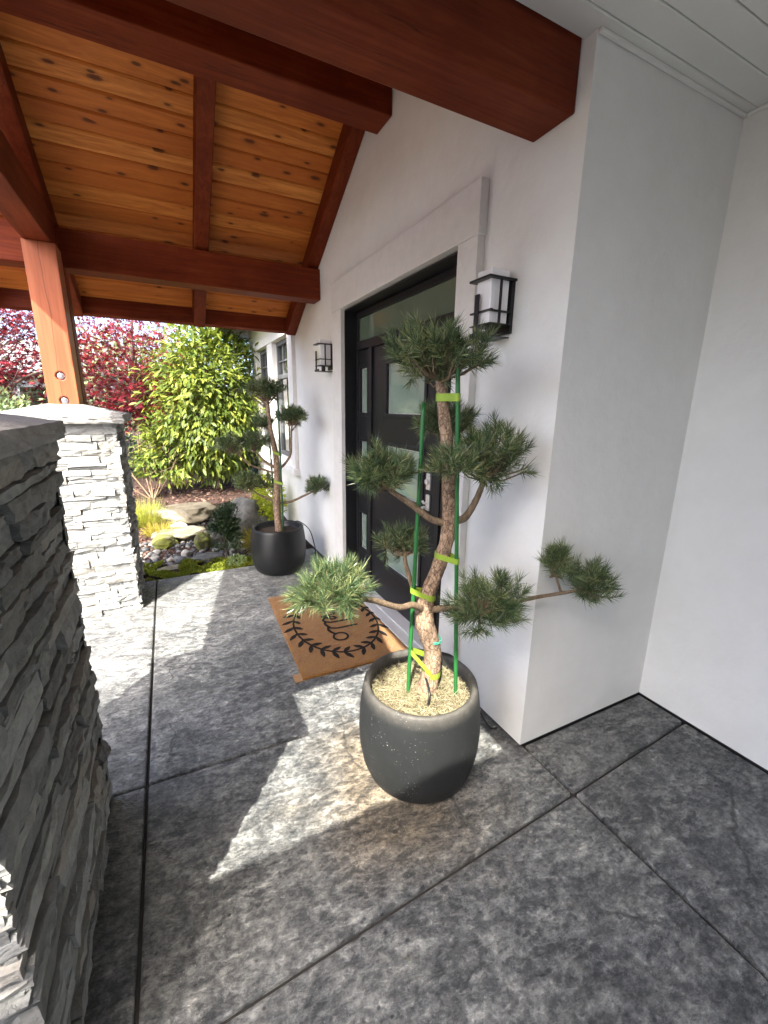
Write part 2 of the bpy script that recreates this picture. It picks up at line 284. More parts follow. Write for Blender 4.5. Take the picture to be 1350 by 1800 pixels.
# ------------------------------------------------------------------ object helpers
def tag(o, label=None, cat=None, group=None, kind=None):
    for k, v in (('label', label), ('category', cat), ('group', group), ('kind', kind)):
        if v: o[k] = v
    return o
def thing(name, loc, label, cat, group=None):
    o = bpy.data.objects.new(name, None); col.objects.link(o); o.location = loc; o.empty_display_size = .05
    return tag(o, label, cat, group)
def wloc(o):
    v = Vector((0, 0, 0))
    while o is not None: v += Vector(o.location); o = o.parent
    return v
class MB:
    def __init__(s): s.v = []; s.f = []
    def add(s, vs_, fs):
        b = len(s.v); s.v += [tuple(p) for p in vs_]; s.f += [tuple(i + b for i in f) for f in fs]; return s
    def box(s, x0, x1, y0, y1, z0, z1):
        return s.add([(x0, y0, z0), (x1, y0, z0), (x1, y1, z0), (x0, y1, z0), (x0, y0, z1), (x1, y0, z1), (x1, y1, z1), (x0, y1, z1)],
                     [(0, 3, 2, 1), (4, 5, 6, 7), (0, 1, 5, 4), (1, 2, 6, 5), (2, 3, 7, 6), (3, 0, 4, 7)])
    def prism(s, poly, ext):                     # poly: list of 3d points, ext: vector
        n = len(poly); e = Vector(ext); a = [Vector(p) for p in poly]; b = [p + e for p in a]
        return s.add(a + b, [tuple(range(n - 1, -1, -1)), tuple(range(n, 2 * n))] + [(i, (i + 1) % n, n + (i + 1) % n, n + i) for i in range(n)])
    def tube(s, pts, rad, n=8, cap=True, wob=0.0):
        pts = [Vector(p) for p in pts]; rad = rad if isinstance(rad, (list, tuple)) else [rad] * len(pts)
        rings = []; up = Vector((0.13, 0.31, 0.94))
        for i, p in enumerate(pts):
            d = (pts[min(i + 1, len(pts) - 1)] - pts[max(i - 1, 0)])
            d = d.normalized() if d.length > 1e-9 else Vector((0, 0, 1))
            if abs(d.dot(up)) > .97: up = Vector((1, 0, 0))
            a = (up - d * up.dot(d)).normalized(); b = d.cross(a); up = a
            ring = []
            for k in range(n):
                t = 2 * math.pi * k / n; r = rad[i] * (1 + wob * (rnd.random() - .5))
                ring.append(p + a * (math.cos(t) * r) + b * (math.sin(t) * r))
            rings.append(ring)
        fs = []
        for i in range(len(pts) - 1):
            for k in range(n): fs.append((i * n + k, i * n + (k + 1) % n, (i + 1) * n + (k + 1) % n, (i + 1) * n + k))
        if cap: fs += [tuple(range(n - 1, -1, -1)), tuple((len(pts) - 1) * n + k for k in range(n))]
        return s.add([p for r_ in rings for p in r_], fs)
    def lathe(s, prof, cx, cy, n=48):
        vs_ = []; fs = []
        for (r, z) in prof:
            for k in range(n): vs_.append((cx + r * math.cos(2 * math.pi * k / n), cy + r * math.sin(2 * math.pi * k / n), z))
        for i in range(len(prof) - 1):
            for k in range(n): fs.append((i * n + k, i * n + (k + 1) % n, (i + 1) * n + (k + 1) % n, (i + 1) * n + k))
        fs.append(tuple(range(n - 1, -1, -1))) if prof[0][0] > 1e-6 else None
        return s.add(vs_, fs)
    def build(s, name, mat, parent=None, smooth=False, bevel=0, seg=2, **tg):
        w = wloc(parent); me = bpy.data.meshes.new(name)
        me.from_pydata([(x - w.x, y - w.y, z - w.z) for x, y, z in s.v], [], s.f); me.materials.append(mat)
        if smooth: me.polygons.foreach_set('use_smooth', [True] * len(me.polygons))
        o = bpy.data.objects.new(name, me); col.objects.link(o); o.parent = parent
        if bevel:
            md = o.modifiers.new('bevel', 'BEVEL'); md.width = bevel; md.segments = seg; md.limit_method = 'ANGLE'; md.angle_limit = R(40)
        return tag(o, **tg)
def tri_mesh(name, V, F, mat, parent=None, smooth=False, **tg):
    """fast builder for many triangles, V (n,3) world, F (m,3)"""
    w = wloc(parent); V = np.asarray(V, np.float32) - np.array((w.x, w.y, w.z), np.float32); F = np.asarray(F, np.int32)
    me = bpy.data.meshes.new(name); me.vertices.add(len(V)); me.vertices.foreach_set('co', V.ravel())
    me.loops.add(F.size); me.loops.foreach_set('vertex_index', F.ravel()); me.polygons.add(len(F))
    me.polygons.foreach_set('loop_start', np.arange(0, F.size, 3, dtype=np.int32))
    if smooth: me.polygons.foreach_set('use_smooth', np.ones(len(F), bool))
    me.update(calc_edges=True); me.materials.append(mat)
    o = bpy.data.objects.new(name, me); col.objects.link(o); o.parent = parent
    return tag(o, **tg)
def smooth_path(pts, k=5):
    P = [Vector(p) for p in pts]; out = []
    for i in range(len(P) - 1):
        p0, p1, p2, p3 = P[max(i - 1, 0)], P[i], P[i + 1], P[min(i + 2, len(P) - 1)]
        for j in range(k):
            t = j / k
            out.append(.5 * ((2 * p1) + (p2 - p0) * t + (2 * p0 - 5 * p1 + 4 * p2 - p3) * t * t + (3 * p1 - p0 - 3 * p2 + p3) * t ** 3))
    out.append(P[-1]); return out
def lerp_list(a, n):
    return [float(x) for x in np.interp(np.linspace(0, len(a) - 1, n), range(len(a)), a)]
rng = np.random.default_rng(11)
def unit(v): return v / np.maximum(np.linalg.norm(v, axis=-1, keepdims=True), 1e-9)
def scatter(tv, tf, pos, fwd, up, size):
    """place template (x along fwd, y side, z along up) at every position"""
    tv = np.asarray(tv, float); tf = np.asarray(tf, int); n = len(pos); k = len(tv)
    f = unit(fwd); s = unit(np.cross(up, f)); u = np.cross(f, s)
    size = np.asarray(size).reshape(-1, 1, 1) * np.ones((n, 1, 1))
    V = pos[:, None, :] + size * (tv[None, :, 0:1] * f[:, None, :] + tv[None, :, 1:2] * s[:, None, :] + tv[None, :, 2:3] * u[:, None, :])
    F = tf[None] + (np.arange(n) * k)[:, None, None]
    return V.reshape(-1, 3), F.reshape(-1, 3)
LANCE = ([(0, 0, 0), (.3, .13, .03), (.3, -.13, .03), (.62, .15, .0), (.62, -.15, .0), (1, 0, -.12), (.35, 0, .0), (.65, 0, -.04)],
         [(0, 6, 1), (0, 2, 6), (1, 6, 7), (1, 7, 3), (2, 7, 6), (2, 4, 7), (3, 7, 5), (4, 5, 7)])
OVAL = ([(0, 0, 0), (.45, .26, .04), (.45, -.26, .04), (1, 0, -.06)], [(0, 2, 1), (1, 2, 3)])
def maple_template():
    v = [(0.0, 0, 0)]; angs = [-125, -82, -40, 0, 40, 82, 125]; rad = [.42, .72, .93, 1.0, .93, .72, .42]
    pts = []
    for i, (a, r) in enumerate(zip(angs, rad)):
        if i: pts.append((R((angs[i - 1] + a) / 2), .27))
        pts.append((R(a), r))
    for a, r in pts: v.append((.3 + .7 * r * math.cos(a), .7 * r * math.sin(a), -.14 * r * r))
    v[0] = (.3, 0, 0); k = len(pts)
    return v, [(0, i, i + 1) for i in range(1, k)]
MAPLE = maple_template()
BLADE = ([(0, .018, 0), (0, -.018, 0), (.55, .016, .03), (.55, -.016, .03), (1, 0, -.05)], [(0, 1, 2), (1, 3, 2), (2, 3, 4)])

# ================================================================== GROUND
def hz(x, y):
    t = min(max((y - 4.25) / 3.2, 0), 1); t = t * t * (3 - 2 * t)
    z = -.045 + .26 * t
    if y > 4.1: z += .035 * noise.noise(Vector((x * 1.7, y * 1.7, 3)))
    return z
g = MB(); xs = [-300, -80, -30, -12, -7] + list(np.arange(-5, 5.01, .25)) + [8, 14, 30, 80, 300]
ys = [-300, -60, -20, -8, -3, 0, 2, 3.5] + list(np.arange(3.9, 10.01, .2)) + [12, 16, 24, 50, 120, 300]
for y in ys:
    for x in xs: g.v.append((x, y, hz(x, y) if -6 < x < 6 else -.045 + .26 * min(max((y - 4.25) / 3.2, 0), 1)))
nx = len(xs)
for j in range(len(ys) - 1):
    for i in range(nx - 1): g.f.append((j * nx + i, j * nx + i + 1, (j + 1) * nx + i + 1, (j + 1) * nx + i))
g.build('ground', M['soil'], smooth=True, kind='structure')

# patio slabs of stamped concrete with sawn joints
patio = bpy.data.objects.new('patio', None); col.objects.link(patio); tag(patio, kind='structure')
MB().box(-2.05, 2.158, -1.3, 3.93, -.2, -.016).build('joint_bed', M['joint'], patio)
gp = .0055
def yA(x): return .822 + .05 * x
def yB(x): return 1.675 - .022 * (x + .2)
X0, X1, X2, X3 = -2.1, -.212, 1.325, 2.16
def slab(poly, tone=1.0):
    cx = sum(p[0] for p in poly) / len(poly); cy_ = sum(p[1] for p in poly) / len(poly)
    MB().prism([(x, y, -.15) for x, y in poly], (0, 0, .15)).build('slab', M['concrete'], patio, bevel=.010, seg=3).color = (tone, tone * 1.005, tone * 1.01, 1)
def far_y(x): return 3.99 + .02 * x
slab([(X0, -1.3), (X1 - gp, -1.3), (X1 - gp, yA(X1) - gp), (X0, yA(X0) - gp)])
slab([(X1 + gp, -1.3), (X2 - gp + .01, -1.3), (X2 - gp, yA(X2) - gp), (X1 + gp, yA(X1) - gp)], .95)
slab([(X2 + gp + .01, -1.3), (X3, -1.3), (X3, yA(X3) - gp), (X2 + gp, yA(X2) - gp)], .86)
slab([(X0, yA(X0) + gp), (X1 - gp, yA(X1) + gp), (X1 - gp, yB(X1) - gp), (X0, yB(X0) - gp)])
slab([(X1 + gp, yA(X1) + gp), (X2 - gp, yA(X2) + gp), (X2 - gp, yB(X2) - gp), (X1 + gp, yB(X1) - gp)])
slab([(X2 + gp, yA(X2) + gp), (X3, yA(X3) + gp), (X3, 1.163), (X2 + gp, 1.163)], .86)
slab([(X0, yB(X0) + gp), (X1 - gp, yB(X1) + gp), (X1 - gp, far_y(X1)), (X0, far_y(X0))])
slab([(X1 + gp, yB(X1) + gp), (1.299, yB(X2) + gp), (1.299, 4.28), (1.08, 4.22), (.78, 4.0), (X1 + gp, far_y(X1))], 1.06)

# ================================================================== HOUSE
house = thing('house', (1.3, 1.163, 0), 'white stucco house with black entrance door under the timber porch', 'house')
def ceil_far(y): return 4.948 - .545 * y
def ceil_near(y): return 2.083 + .545 * y
w = MB()
for b in [(1.163, 1.79, 0, 2.64), (1.79, 3.28, 2.22, 2.64), (3.28, 4.93, 0, 2.64), (4.93, 5.67, 0, .88), (4.93, 5.67, 2.26, 2.64), (5.67, 5.98, 0, 2.64),
          (5.98, 6.71, 0, .88), (5.98, 6.71, 2.26, 2.64), (6.71, 7.3, 0, 2.64)]:
    w.box(1.3, 1.5, b[0], b[1], b[2] if b[2] else .012, b[3])
w.prism([(1.3, 1.163, 2.64), (1.3, 4.3, 2.64), (1.3, 2.63, 3.56), (1.3, 1.163, 2.76)], (.2, 0, 0))
w.build('wall', M['stucco'], house)
MB().box(1.5, 2.16, 1.163, 1.363, .012, 2.638).build('wall', M['stucco'], house)
MB().box(2.16, 2.36, -1.5, 1.363, .012, 2.638).build('wall', M['stucco'], house)
MB().box(1.306, 1.49, 1.301, 7.2, -.1, .0115).box(1.306, 2.165, 1.169, 1.3, -.02, .0115).box(2.165, 2.3, -1.5, 1.3, -.02, .012).build('base_flashing', M['flash'], house)
# unseen wing behind, added to block the sun, and the end wall
MB().box(-2.5, 2.16, -1.5, -1.3, -.1, 2.64).build('wall', M['stucco'], house)
MB().box(1.5, 6, 7.1, 7.3, -.1, 2.64).build('wall', M['stucco'], house)
# soffit: grooved boards along x
yb = 1.2135; k = 0
while yb > -1.25:
    y0 = yb - .098
    xa = -.13 if (yb + y0) / 2 > -.60 else (-1.5 if (yb + y0) / 2 > -.72 else -2.9)  # wing eave is invented, its edge stepped to shape the sun patches
    xb_ = 1.298 if y0 > 1.163 else 2.30
    MB().box(xa, xb_, max(y0 + .004, 1.166 if yb > 1.163 and False else -9), yb, 2.640, 2.655).build('soffit_panel', M['soffit'], house, bevel=.003, seg=1)
    MB().box(xa, xb_, y0 - .001, y0 + .0035, 2.648, 2.657).build('soffit_groove', M['soffit'], house); yb = y0
MB().box(1.302, 2.158, 1.148, 1.161, 2.626, 2.639).box(2.146, 2.158, -1.3, 1.147, 2.626, 2.639).build('soffit_channel', M['soffit'], house, bevel=.003)
# main roof over the soffit, plus roof of the added, unseen wing
rf = MB(); rf.prism([(-.16, -.60, 2.66), (-.16, 1.21, 2.66), (3.2, 1.21, 4.2), (3.2, -.60, 4.2)], (0, 0, .05))
rf.prism([(-1.53, -.60, 2.66), (3.2, -.60, 2.66), (3.2, -.72, 2.74), (-1.53, -.72, 2.74)], (0, 0, .05))
rf.prism([(-2.93, -.721, 2.66), (3.2, -.721, 2.66), (3.2, -4, 4.12), (-2.93, -4, 4.12)], (0, 0, .05))
rf.build('roof', M['shingle'], house)
MB().box(-.155, -.132, -.60, 1.21, 2.60, 2.74).build('fascia', M['soffit'], house)
MB().box(-1.53, -.156, -.622, -.602, 2.60, 2.74).box(-2.93, -1.531, -.742, -.722, 2.60, 2.74).build('fascia', M['soffit'], house)  # fascia of the added wing, follows its stepped shading edge
MB().prism([(2.5, 1.3, 2.7), (2.5, 7.6, 2.7), (4.5, 7.6, 3.6), (4.5, 1.3, 3.6)], (0, 0, .06)).build('roof', M['shingle'], house)
MB().prism([(.78, 4.95, 2.60), (.78, 7.75, 2.60), (2.5, 7.75, 2.60), (2.5, 4.95, 2.60)], (0, 0, .03)).build('soffit_panel', M['soffit'], house)
MB().prism([(.74, 4.95, 2.635), (.74, 7.8, 2.635), (2.6, 7.8, 3.2), (2.6, 4.95, 3.2)], (0, 0, .05)).build('roof', M['shingle'], house)
MB().box(.745, .778, 4.95, 7.8, 2.55, 2.70).box(.779, 2.5, 7.752, 7.79, 2.55, 2.70).build('fascia', M['soffit'], house)
MB().box(1.268, 1.298, 4.70, 7.29, 2.38, 2.60).build('frieze_board', M['soffit'], house, bevel=.004)
# door surround
MB().box(1.26, 1.3, 1.645, 1.79, -.01, 2.22).build('door_trim', M['trim'], house, bevel=.003)
MB().box(1.26, 1.3, 3.28, 3.47, -.01, 2.22).build('door_trim', M['trim'], house, bevel=.003)
MB().box(1.2555, 1.3, 1.638, 3.477, 2.2205, 2.43).build('door_trim', M['trim'], house, bevel=.003)
# frame, jambs, mullions
fr = MB()
fr.box(1.29, 1.49, 1.791, 1.80, .02, 2.21).box(1.29, 1.49, 3.27, 3.279, .02, 2.21).box(1.29, 1.49, 1.80, 3.27, 2.205, 2.214)
fr.box(1.385, 1.47, 1.801, 1.835, .03, 2.20).box(1.385, 1.47, 3.235, 3.269, .03, 2.20).box(1.385, 1.47, 1.836, 3.234, 2.155, 2.20)
fr.box(1.375, 1.47, 1.836, 3.234, 1.925, 1.985)
fr.box(1.375, 1.47, 2.015, 2.045, .03, 1.924).box(1.375, 1.47, 2.965, 3.015, .03, 1.924)
fr.build('door_frame', M['black'], house, bevel=.003)
MB().box(1.40, 1.412, 1.836, 3.234, 1.986, 2.154).build('transom_pane', M['transom'], house)
MB().box(1.235, 1.38, 1.80, 3.27, -.01, .022).box(1.30, 1.48, 1.80, 3.27, .0225, .034).build('door_sill', M['sill'], house, bevel=.004)
def leaf(name, ya, yb_, za, zb, pya, pyb, pz, x=1.392):
    d = MB(); zs = [za]
    d.box(x, x + .045, ya, pya, za, zb).box(x, x + .045, pyb, yb_, za, zb)
    for a, b in pz: d.box(x, x + .045, pya, pyb, zs[-1], a); zs.append(b)
    d.box(x, x + .045, pya, pyb, zs[-1], zb)
    o = d.build(name, M['black'], house)
    for a, b in pz:
        m = MB(); e = .028
        m.box(x - .010, x + .004, pya - e, pyb + e, b, b + e).box(x - .010, x + .004, pya - e, pyb + e, a - e, a)
        m.box(x - .010, x + .004, pya - e, pya, a, b).box(x - .010, x + .004, pyb, pyb + e, a, b)
        m.build('pane_frame', M['black'], o, bevel=.005)
        m = MB(); e2 = .007; xx = x + .012
        m.box(xx, xx + .004, pya, pyb, b - e2, b).box(xx, xx + .004, pya, pyb, a, a + e2).box(xx, xx + .004, pya, pya + e2, a + e2, b - e2).box(xx, xx + .004, pyb - e2, pyb, a + e2, b - e2)
        m.build('pane_bead', M['steel'], o)
        MB().box(x + .018, x + .024, pya, pyb, a, b).build('glass_pane', M['frost'], o)
    return o
PZ = [(.33, .64), (.90, 1.232), (1.456, 1.788)]
door = leaf('front_door', 2.05, 2.96, .036, 1.92, 2.235, 2.73, PZ)
leaf('sidelight', 3.017, 3.233, .036, 1.92, 3.06, 3.19, PZ)
leaf('sidelight', 1.838, 2.013, .036, 1.92, 1.88, 1.985, PZ)
h = MB(); hy = 2.145
h.box(1.378, 1.391, hy - .022, hy + .022, 1.015, 1.115).box(1.378, 1.391, hy - .020, hy + .020, .885, .985)
h.tube([(1.378, hy, 1.065), (1.362, hy, 1.065)], .016, 14)
h.tube(smooth_path([(1.385, hy, .90), (1.345, hy, .905), (1.318, hy, .86), (1.315, hy, .80), (1.328, hy, .745), (1.375, hy, .715)], 5), lerp_list([.011, .010, .010, .009, .009, .011], 26), 10)
h.tube([(1.378, hy, .93), (1.352, hy, .935), (1.345, hy + .004, .95)], .008, 8)
h.box(1.372, 1.391, hy - .014, hy + .014, .695, .730)
h.build('door_handle', M['steel'], door, bevel=.003)
# windows on the wall beyond
def house_window(ya, yb_, za, zb):
    f = MB(); x = 1.315; e = .05; zm = za + (zb - za) * .70
    f.box(x, x + .06, ya, yb_, za, za + e).box(x, x + .06, ya, yb_, zb - e, zb).box(x, x + .06, ya, ya + e, za + e, zb - e).box(x, x + .06, yb_ - e, yb_, za + e, zb - e)
    f.box(x, x + .06, ya + e, yb_ - e, zm - .025, zm + .025)
    o = f.build('window', M['winframe'], house, bevel=.004)
    gx = x + .03
    MB().box(gx, gx + .008, ya + e, yb_ - e, za + e, zm - .025).build('pane', M['window'], o)
    MB().box(gx, gx + .008, ya + e, yb_ - e, zm + .025, zb - e).build('pane', M['window'], o)
    m = MB(); w_ = (yb_ - ya - 2 * e); zc = (zm + zb - e) / 2
    for i in (1, 2): m.box(gx - .014, gx - .002, ya + e + w_ * i / 3 - .009, ya + e + w_ * i / 3 + .009, zm + .026, zb - e - .001)
    m.box(gx - .016, gx - .0025, ya + e, yb_ - e, zc - .009, zc + .009)
    m.build('muntin', M['winframe'], o)
for ya, yb_ in ((4.93, 5.67), (5.98, 6.71)): house_window(ya, yb_, .88, 2.26)
for a, b in ((4.73, 4.925), (5.675, 5.975), (6.715, 6.86)): MB().box(1.258, 1.30, a, b, .80, 2.262).build('window_trim', M['trim'], house, bevel=.003)
MB().box(1.25, 1.30, 4.70, 6.89, 2.264, 2.37).build('window_trim', M['trim'], house, bevel=.003)
MB().box(1.225, 1.30, 4.69, 6.9, .73, .798).build('window_sill', M['trim'], house, bevel=.004)

# ================================================================== PORCH ROOF
porch = thing('timber_porch', (-.61, 2.63, 0), 'red stained timber gable porch with knotty pine ceiling over the entrance', 'porch')
XL, XW = -1.25, 1.298
def beam(name, *b): return MB().box(*b).build(name, M['beamy' if b[3] - b[2] > .5 else 'beam'], porch, bevel=.007)
beam('ridge_beam', XL, XW, 2.54, 2.735, 3.09, 3.44)
beam('eave_beam', -1.05, XW, 1.217, 1.40, 2.445, 2.70)
beam('eave_beam', -1.05, XW, 3.855, 4.03, 2.395, 2.64)
beam('header_beam', -.69, -.545, 1.42, 3.845, 2.475, 2.70)
ang = math.atan(.545); ca, sa = math.cos(ang), math.sin(ang)
def rafter(xa, xb_, far=True, y_end=4.71, depth=.15):
    p = []
    for y, dz in ((2.74, -.004), (y_end, -.004), (y_end, -depth * 1.14), (2.74, -depth * 1.14)):
        zz = ceil_far(y) + dz; yy = y if far else 5.26 - y
        p.append((xa, yy, zz))
    MB().prism(p, (xb_ - xa, 0, 0)).build('rafter', M['beamy'], porch, bevel=.006)
for far in (True, False):
    e = 4.69 if far else 4.69
    rafter(.315, .415, far, 4.70 if far else 4.0); rafter(XW - .095, XW, far, 4.70 if far else 4.0); rafter(-.70, -.555, far, 4.70)
    rafter(XL, XL + .12, far, 4.70)
# fascia boards at the tails
MB().prism([(XL, 4.702, ceil_far(4.702) - .135), (XL, 4.745, ceil_far(4.745) - .13), (XL, 4.745, ceil_far(4.745) + .05), (XL, 4.702, ceil_far(4.702) + .05)], (XW - XL, 0, 0)).build('fascia', M['beam'], porch, bevel=.004)
MB().prism([(XL, .558, ceil_far(4.702) - .135), (XL, .515, ceil_far(4.745) - .13), (XL, .515, ceil_far(4.745) + .05), (XL, .558, ceil_far(4.702) + .05)], (-.17 - XL, 0, 0)).build('fascia', M['beam'], porch, bevel=.004)
# ceiling boards, one object each, sharing a mesh per length
def plank_mesh(L, wd):
    me = bpy.data.meshes.new('plank'); t = .018; c = .009; hw = wd / 2
    prof = [(-hw, t), (-hw, c), (-hw + c, 0), (hw - c, 0), (hw, c), (hw, t)]
    v = [(-L / 2, y, z) for y, z in prof] + [(L / 2, y, z) for y, z in prof]; n = len(prof)
    me.from_pydata(v, [], [tuple(range(n)), tuple(range(2 * n - 1, n - 1, -1))] + [(i + n, (i + 1) % n + n, (i + 1) % n, i) for i in range(n)])
    me.materials.append(M['plank']); return me
PW = .1195
pm_long = plank_mesh(XW - XL, PW - .0035); pm_short = plank_mesh(-.17 - XL, PW - .0035)
def plank(me, cx, y, far):
    o = bpy.data.objects.new('plank', me); col.objects.link(o); o.parent = porch
    yy = y if far else 5.26 - y
    o.location = Vector((cx, yy, ceil_far(y))) - porch.location
    o.rotation_euler = (-ang if far else ang, 0, 0)
y = 2.68
while y < 4.70:
    plank(pm_long, (XL + XW) / 2, y, True)
    if 5.26 - y > 1.28: plank(pm_long, (XL + XW) / 2, y, False)
    else: plank(pm_short, (XL - .17) / 2, y, False)
    y += PW * ca
# roofing above
rm = MB()
rm.prism([(XL, 2.63, ceil_far(2.63) + .035), (XL, 4.78, ceil_far(4.78) + .035), (XL, 4.78, ceil_far(4.78) + .10), (XL, 2.63, ceil_far(2.63) + .10)], (XW - XL, 0, 0))
rm.prism([(XL, 2.629, ceil_far(2.63) + .035), (XL, 2.629, ceil_far(2.63) + .10), (XL, .48, ceil_far(4.78) + .10), (XL, .48, ceil_far(4.78) + .035)], (-.17 - XL, 0, 0))
rm.prism([(-.169, 2.629, ceil_far(2.63) + .035), (-.169, 2.629, ceil_far(2.63) + .10), (-.169, 1.25, ceil_near(1.25) + .10), (-.169, 1.25, ceil_near(1.25) + .035)], (XW + .109, 0, 0))
rm.build('roofing', M['shingle'], porch)
# posts on the stone pillars
def post(cx, yf, zb, zt, bolts):
    me = MB().box(cx - .086, cx + .086, yf, yf + .175, zb, zt).build('post', M['post'], porch)
    for bz in bolts:                             # drill the counterbore for each bolt
        cut = MB().tube([(cx + .004, yf - .02, bz), (cx + .004, yf + .016, bz)], .029, 28).build('drill', M['joint'], porch)
        md = me.modifiers.new('hole', 'BOOLEAN'); md.object = cut; md.solver = 'EXACT'
        bpy.context.view_layer.update(); dg = bpy.context.evaluated_depsgraph_get()
        nm = bpy.data.meshes.new_from_object(me.evaluated_get(dg)); me.modifiers.clear(); me.data = nm; bpy.data.objects.remove(cut)
    bv = me.modifiers.new('bevel', 'BEVEL'); bv.width = .004; bv.segments = 2; bv.limit_method = 'ANGLE'; bv.angle_limit = R(50)
    for bz in bolts:
        b = MB(); b.tube([(cx + .004, yf + .0155, bz), (cx + .004, yf + .010, bz)], .021, 20); b.tube([(cx + .004, yf + .010, bz), (cx + .004, yf - .001, bz)], .014, 6)
        b.build('bolt', M['bolt'], me, bevel=.001)
    return me
post(-.61, 3.615, 1.40, 2.474, [1.672, 1.512])
MB().box(-.69, -.53, 3.86, 4.0, 1.40, 2.394).build('post', M['beamz'], porch, bevel=.006)
MB().box(-.70, -.52, 3.791, 3.858, 1.40, 2.39).build('post', M['beamz'], porch, bevel=.006)
post(-.61, 1.22, 1.40, 2.444, [])

# ================================================================== STONE PILLARS
def stone_piece(parent, o, u, nrm, w_, h_, prot, fine, joined=None):
    """one ledge stone: o lower left corner on the wall plane, u along, nrm outwards"""
    nxx = max(3, min(9 if fine else 5, int(w_ / (.022 if fine else .04)) + 2)); nzz = 4 if fine else 3
    u = Vector(u); nrm = Vector(nrm); up = Vector((0, 0, 1)); o = Vector(o); g_ = .0032 if fine else .0018
    v = []; f = []; seed = rnd.random() * 100; tilt = rnd.uniform(-.012, .012); tilt2 = rnd.uniform(-.010, .010)
    for j in range(nzz):
        for i in range(nxx):
            a = i / (nxx - 1); b = j / (nzz - 1); edge = i in (0, nxx - 1) or j in (0, nzz - 1)
            nz_ = noise.noise(Vector((seed + a * w_ * 30, b * h_ * 45, seed)))
            d = prot + nz_ * (.010 if fine else .008) + tilt * (a - .5) + tilt2 * (b - .5) + (rnd.uniform(-.006, -.001) if edge else rnd.uniform(-.003, .003))
            ua = g_ + a * (w_ - 2 * g_) + (0 if i in (0, nxx - 1) else rnd.uniform(-.2, .2) * w_ / nxx)
            zb = g_ + b * (h_ - 2 * g_) + (rnd.uniform(-.0025, .0025) if j in (0, nzz - 1) else rnd.uniform(-.12, .12) * h_)
            v.append(o + u * ua + up * zb + nrm * max(d, .002))
    for j in range(nzz - 1):
        for i in range(nxx - 1): f.append((j * nxx + i, j * nxx + i + 1, (j + 1) * nxx + i + 1, (j + 1) * nxx + i))
    per = [i for i in range(nxx)] + [j * nxx + nxx - 1 for j in range(1, nzz)] + [(nzz - 1) * nxx + i for i in range(nxx - 2, -1, -1)] + [j * nxx for j in range(nzz - 2, 0, -1)]
    b0 = len(v)
    for p in per:
        q = v[p]; v.append(q - nrm * (nrm.dot(q - o) + .012))
    k_ = len(per)
    for i in range(k_): f.append((per[i], b0 + i, b0 + (i + 1) % k_, per[(i + 1) % k_]))
    if joined is not None: joined.add(v, f)
    else: MB().add(v, f).build('stone', M['stone'], parent)
def stone_face(parent, o, u, nrm, width, ztop, seed, fine, joined=None, hr=(.036, .060), wr=(.07, .27), split=.34):
    rnd.seed(seed); z = .0; o = Vector(o)
    while z < ztop - .005:
        h_ = rnd.uniform(*hr)
        if ztop - z - h_ < .03: h_ = ztop - z
        x = 0.0
        while x < width - .004:
            w_ = rnd.uniform(*wr)
            if width - x - w_ < wr[0] * .7: w_ = width - x
            prot = rnd.choice([.006, .011, .017, .024, .030] if fine else [.010, .014, .020, .026, .032])
            p = o + Vector(u) * x + Vector((0, 0, z))
            if rnd.random() < split and h_ > .042:
                c_ = h_ * rnd.uniform(.4, .6)
                stone_piece(parent, p, u, nrm, w_, c_, prot, fine, joined)
                stone_piece(parent, p + Vector((0, 0, c_)), u, nrm, w_, h_ - c_, rnd.choice([.010, .016, .024]), fine, joined)
            else: stone_piece(parent, p, u, nrm, w_, h_, prot, fine, joined)
            x += w_
        z += h_
def capstone(parent, x0, x1, y0, y1, zb, ze, zt, seed):
    rnd.seed(seed); n = 26; m = MB(); v = []; f = []
    cx, cy_ = (x0 + x1) / 2, (y0 + y1) / 2
    def top(i, j):
        a = i / n; b = j / n; x = x0 + (x1 - x0) * a; y_ = y0 + (y1 - y0) * b
        d = min(a, 1 - a, b, 1 - b) * 2
        return (x, y_, ze + (zt - ze) * min(d * 1.35, 1) + .0022 * noise.noise(Vector((x * 22, y_ * 22, seed))))
    for j in range(n + 1):
        for i in range(n + 1): v.append(top(i, j))
    for j in range(n):
        for i in range(n): f.append((j * (n + 1) + i, j * (n + 1) + i + 1, (j + 1) * (n + 1) + i + 1, (j + 1) * (n + 1) + i))
    per = [(i, 0) for i in range(n)] + [(n, j) for j in range(n)] + [(n - i, n) for i in range(n)] + [(0, n - j) for j in range(n)]
    K = len(per); rows = 5; start = len(v)
    for r_ in range(1, rows + 1):
        for (i, j) in per:
            x, y_, z_ = top(i, j); t = r_ / rows
            ox = (-1 if i == 0 else 1 if i == n else 0); oy = (-1 if j == 0 else 1 if j == n else 0)
            bul = 0 if r_ == rows else .006 * math.sin(math.pi * t) + .009 * noise.noise(Vector((x * 26, y_ * 26, t * 4 + seed)))
            v.append((x + ox * bul, y_ + oy * bul, ze + (zb - ze) * t))
    idx = [j * (n + 1) + i for i, j in per]
    for r_ in range(rows):
        for q in range(K):
            a = idx[q] if r_ == 0 else start + (r_ - 1) * K + q; b = idx[(q + 1) % K] if r_ == 0 else start + (r_ - 1) * K + (q + 1) % K
            f.append((a, start + r_ * K + q, start + r_ * K + (q + 1) % K, b))
    f.append(tuple(start + (rows - 1) * K + q for q in range(K)))
    m.add(v, f).build('capstone', M['cap'], parent)
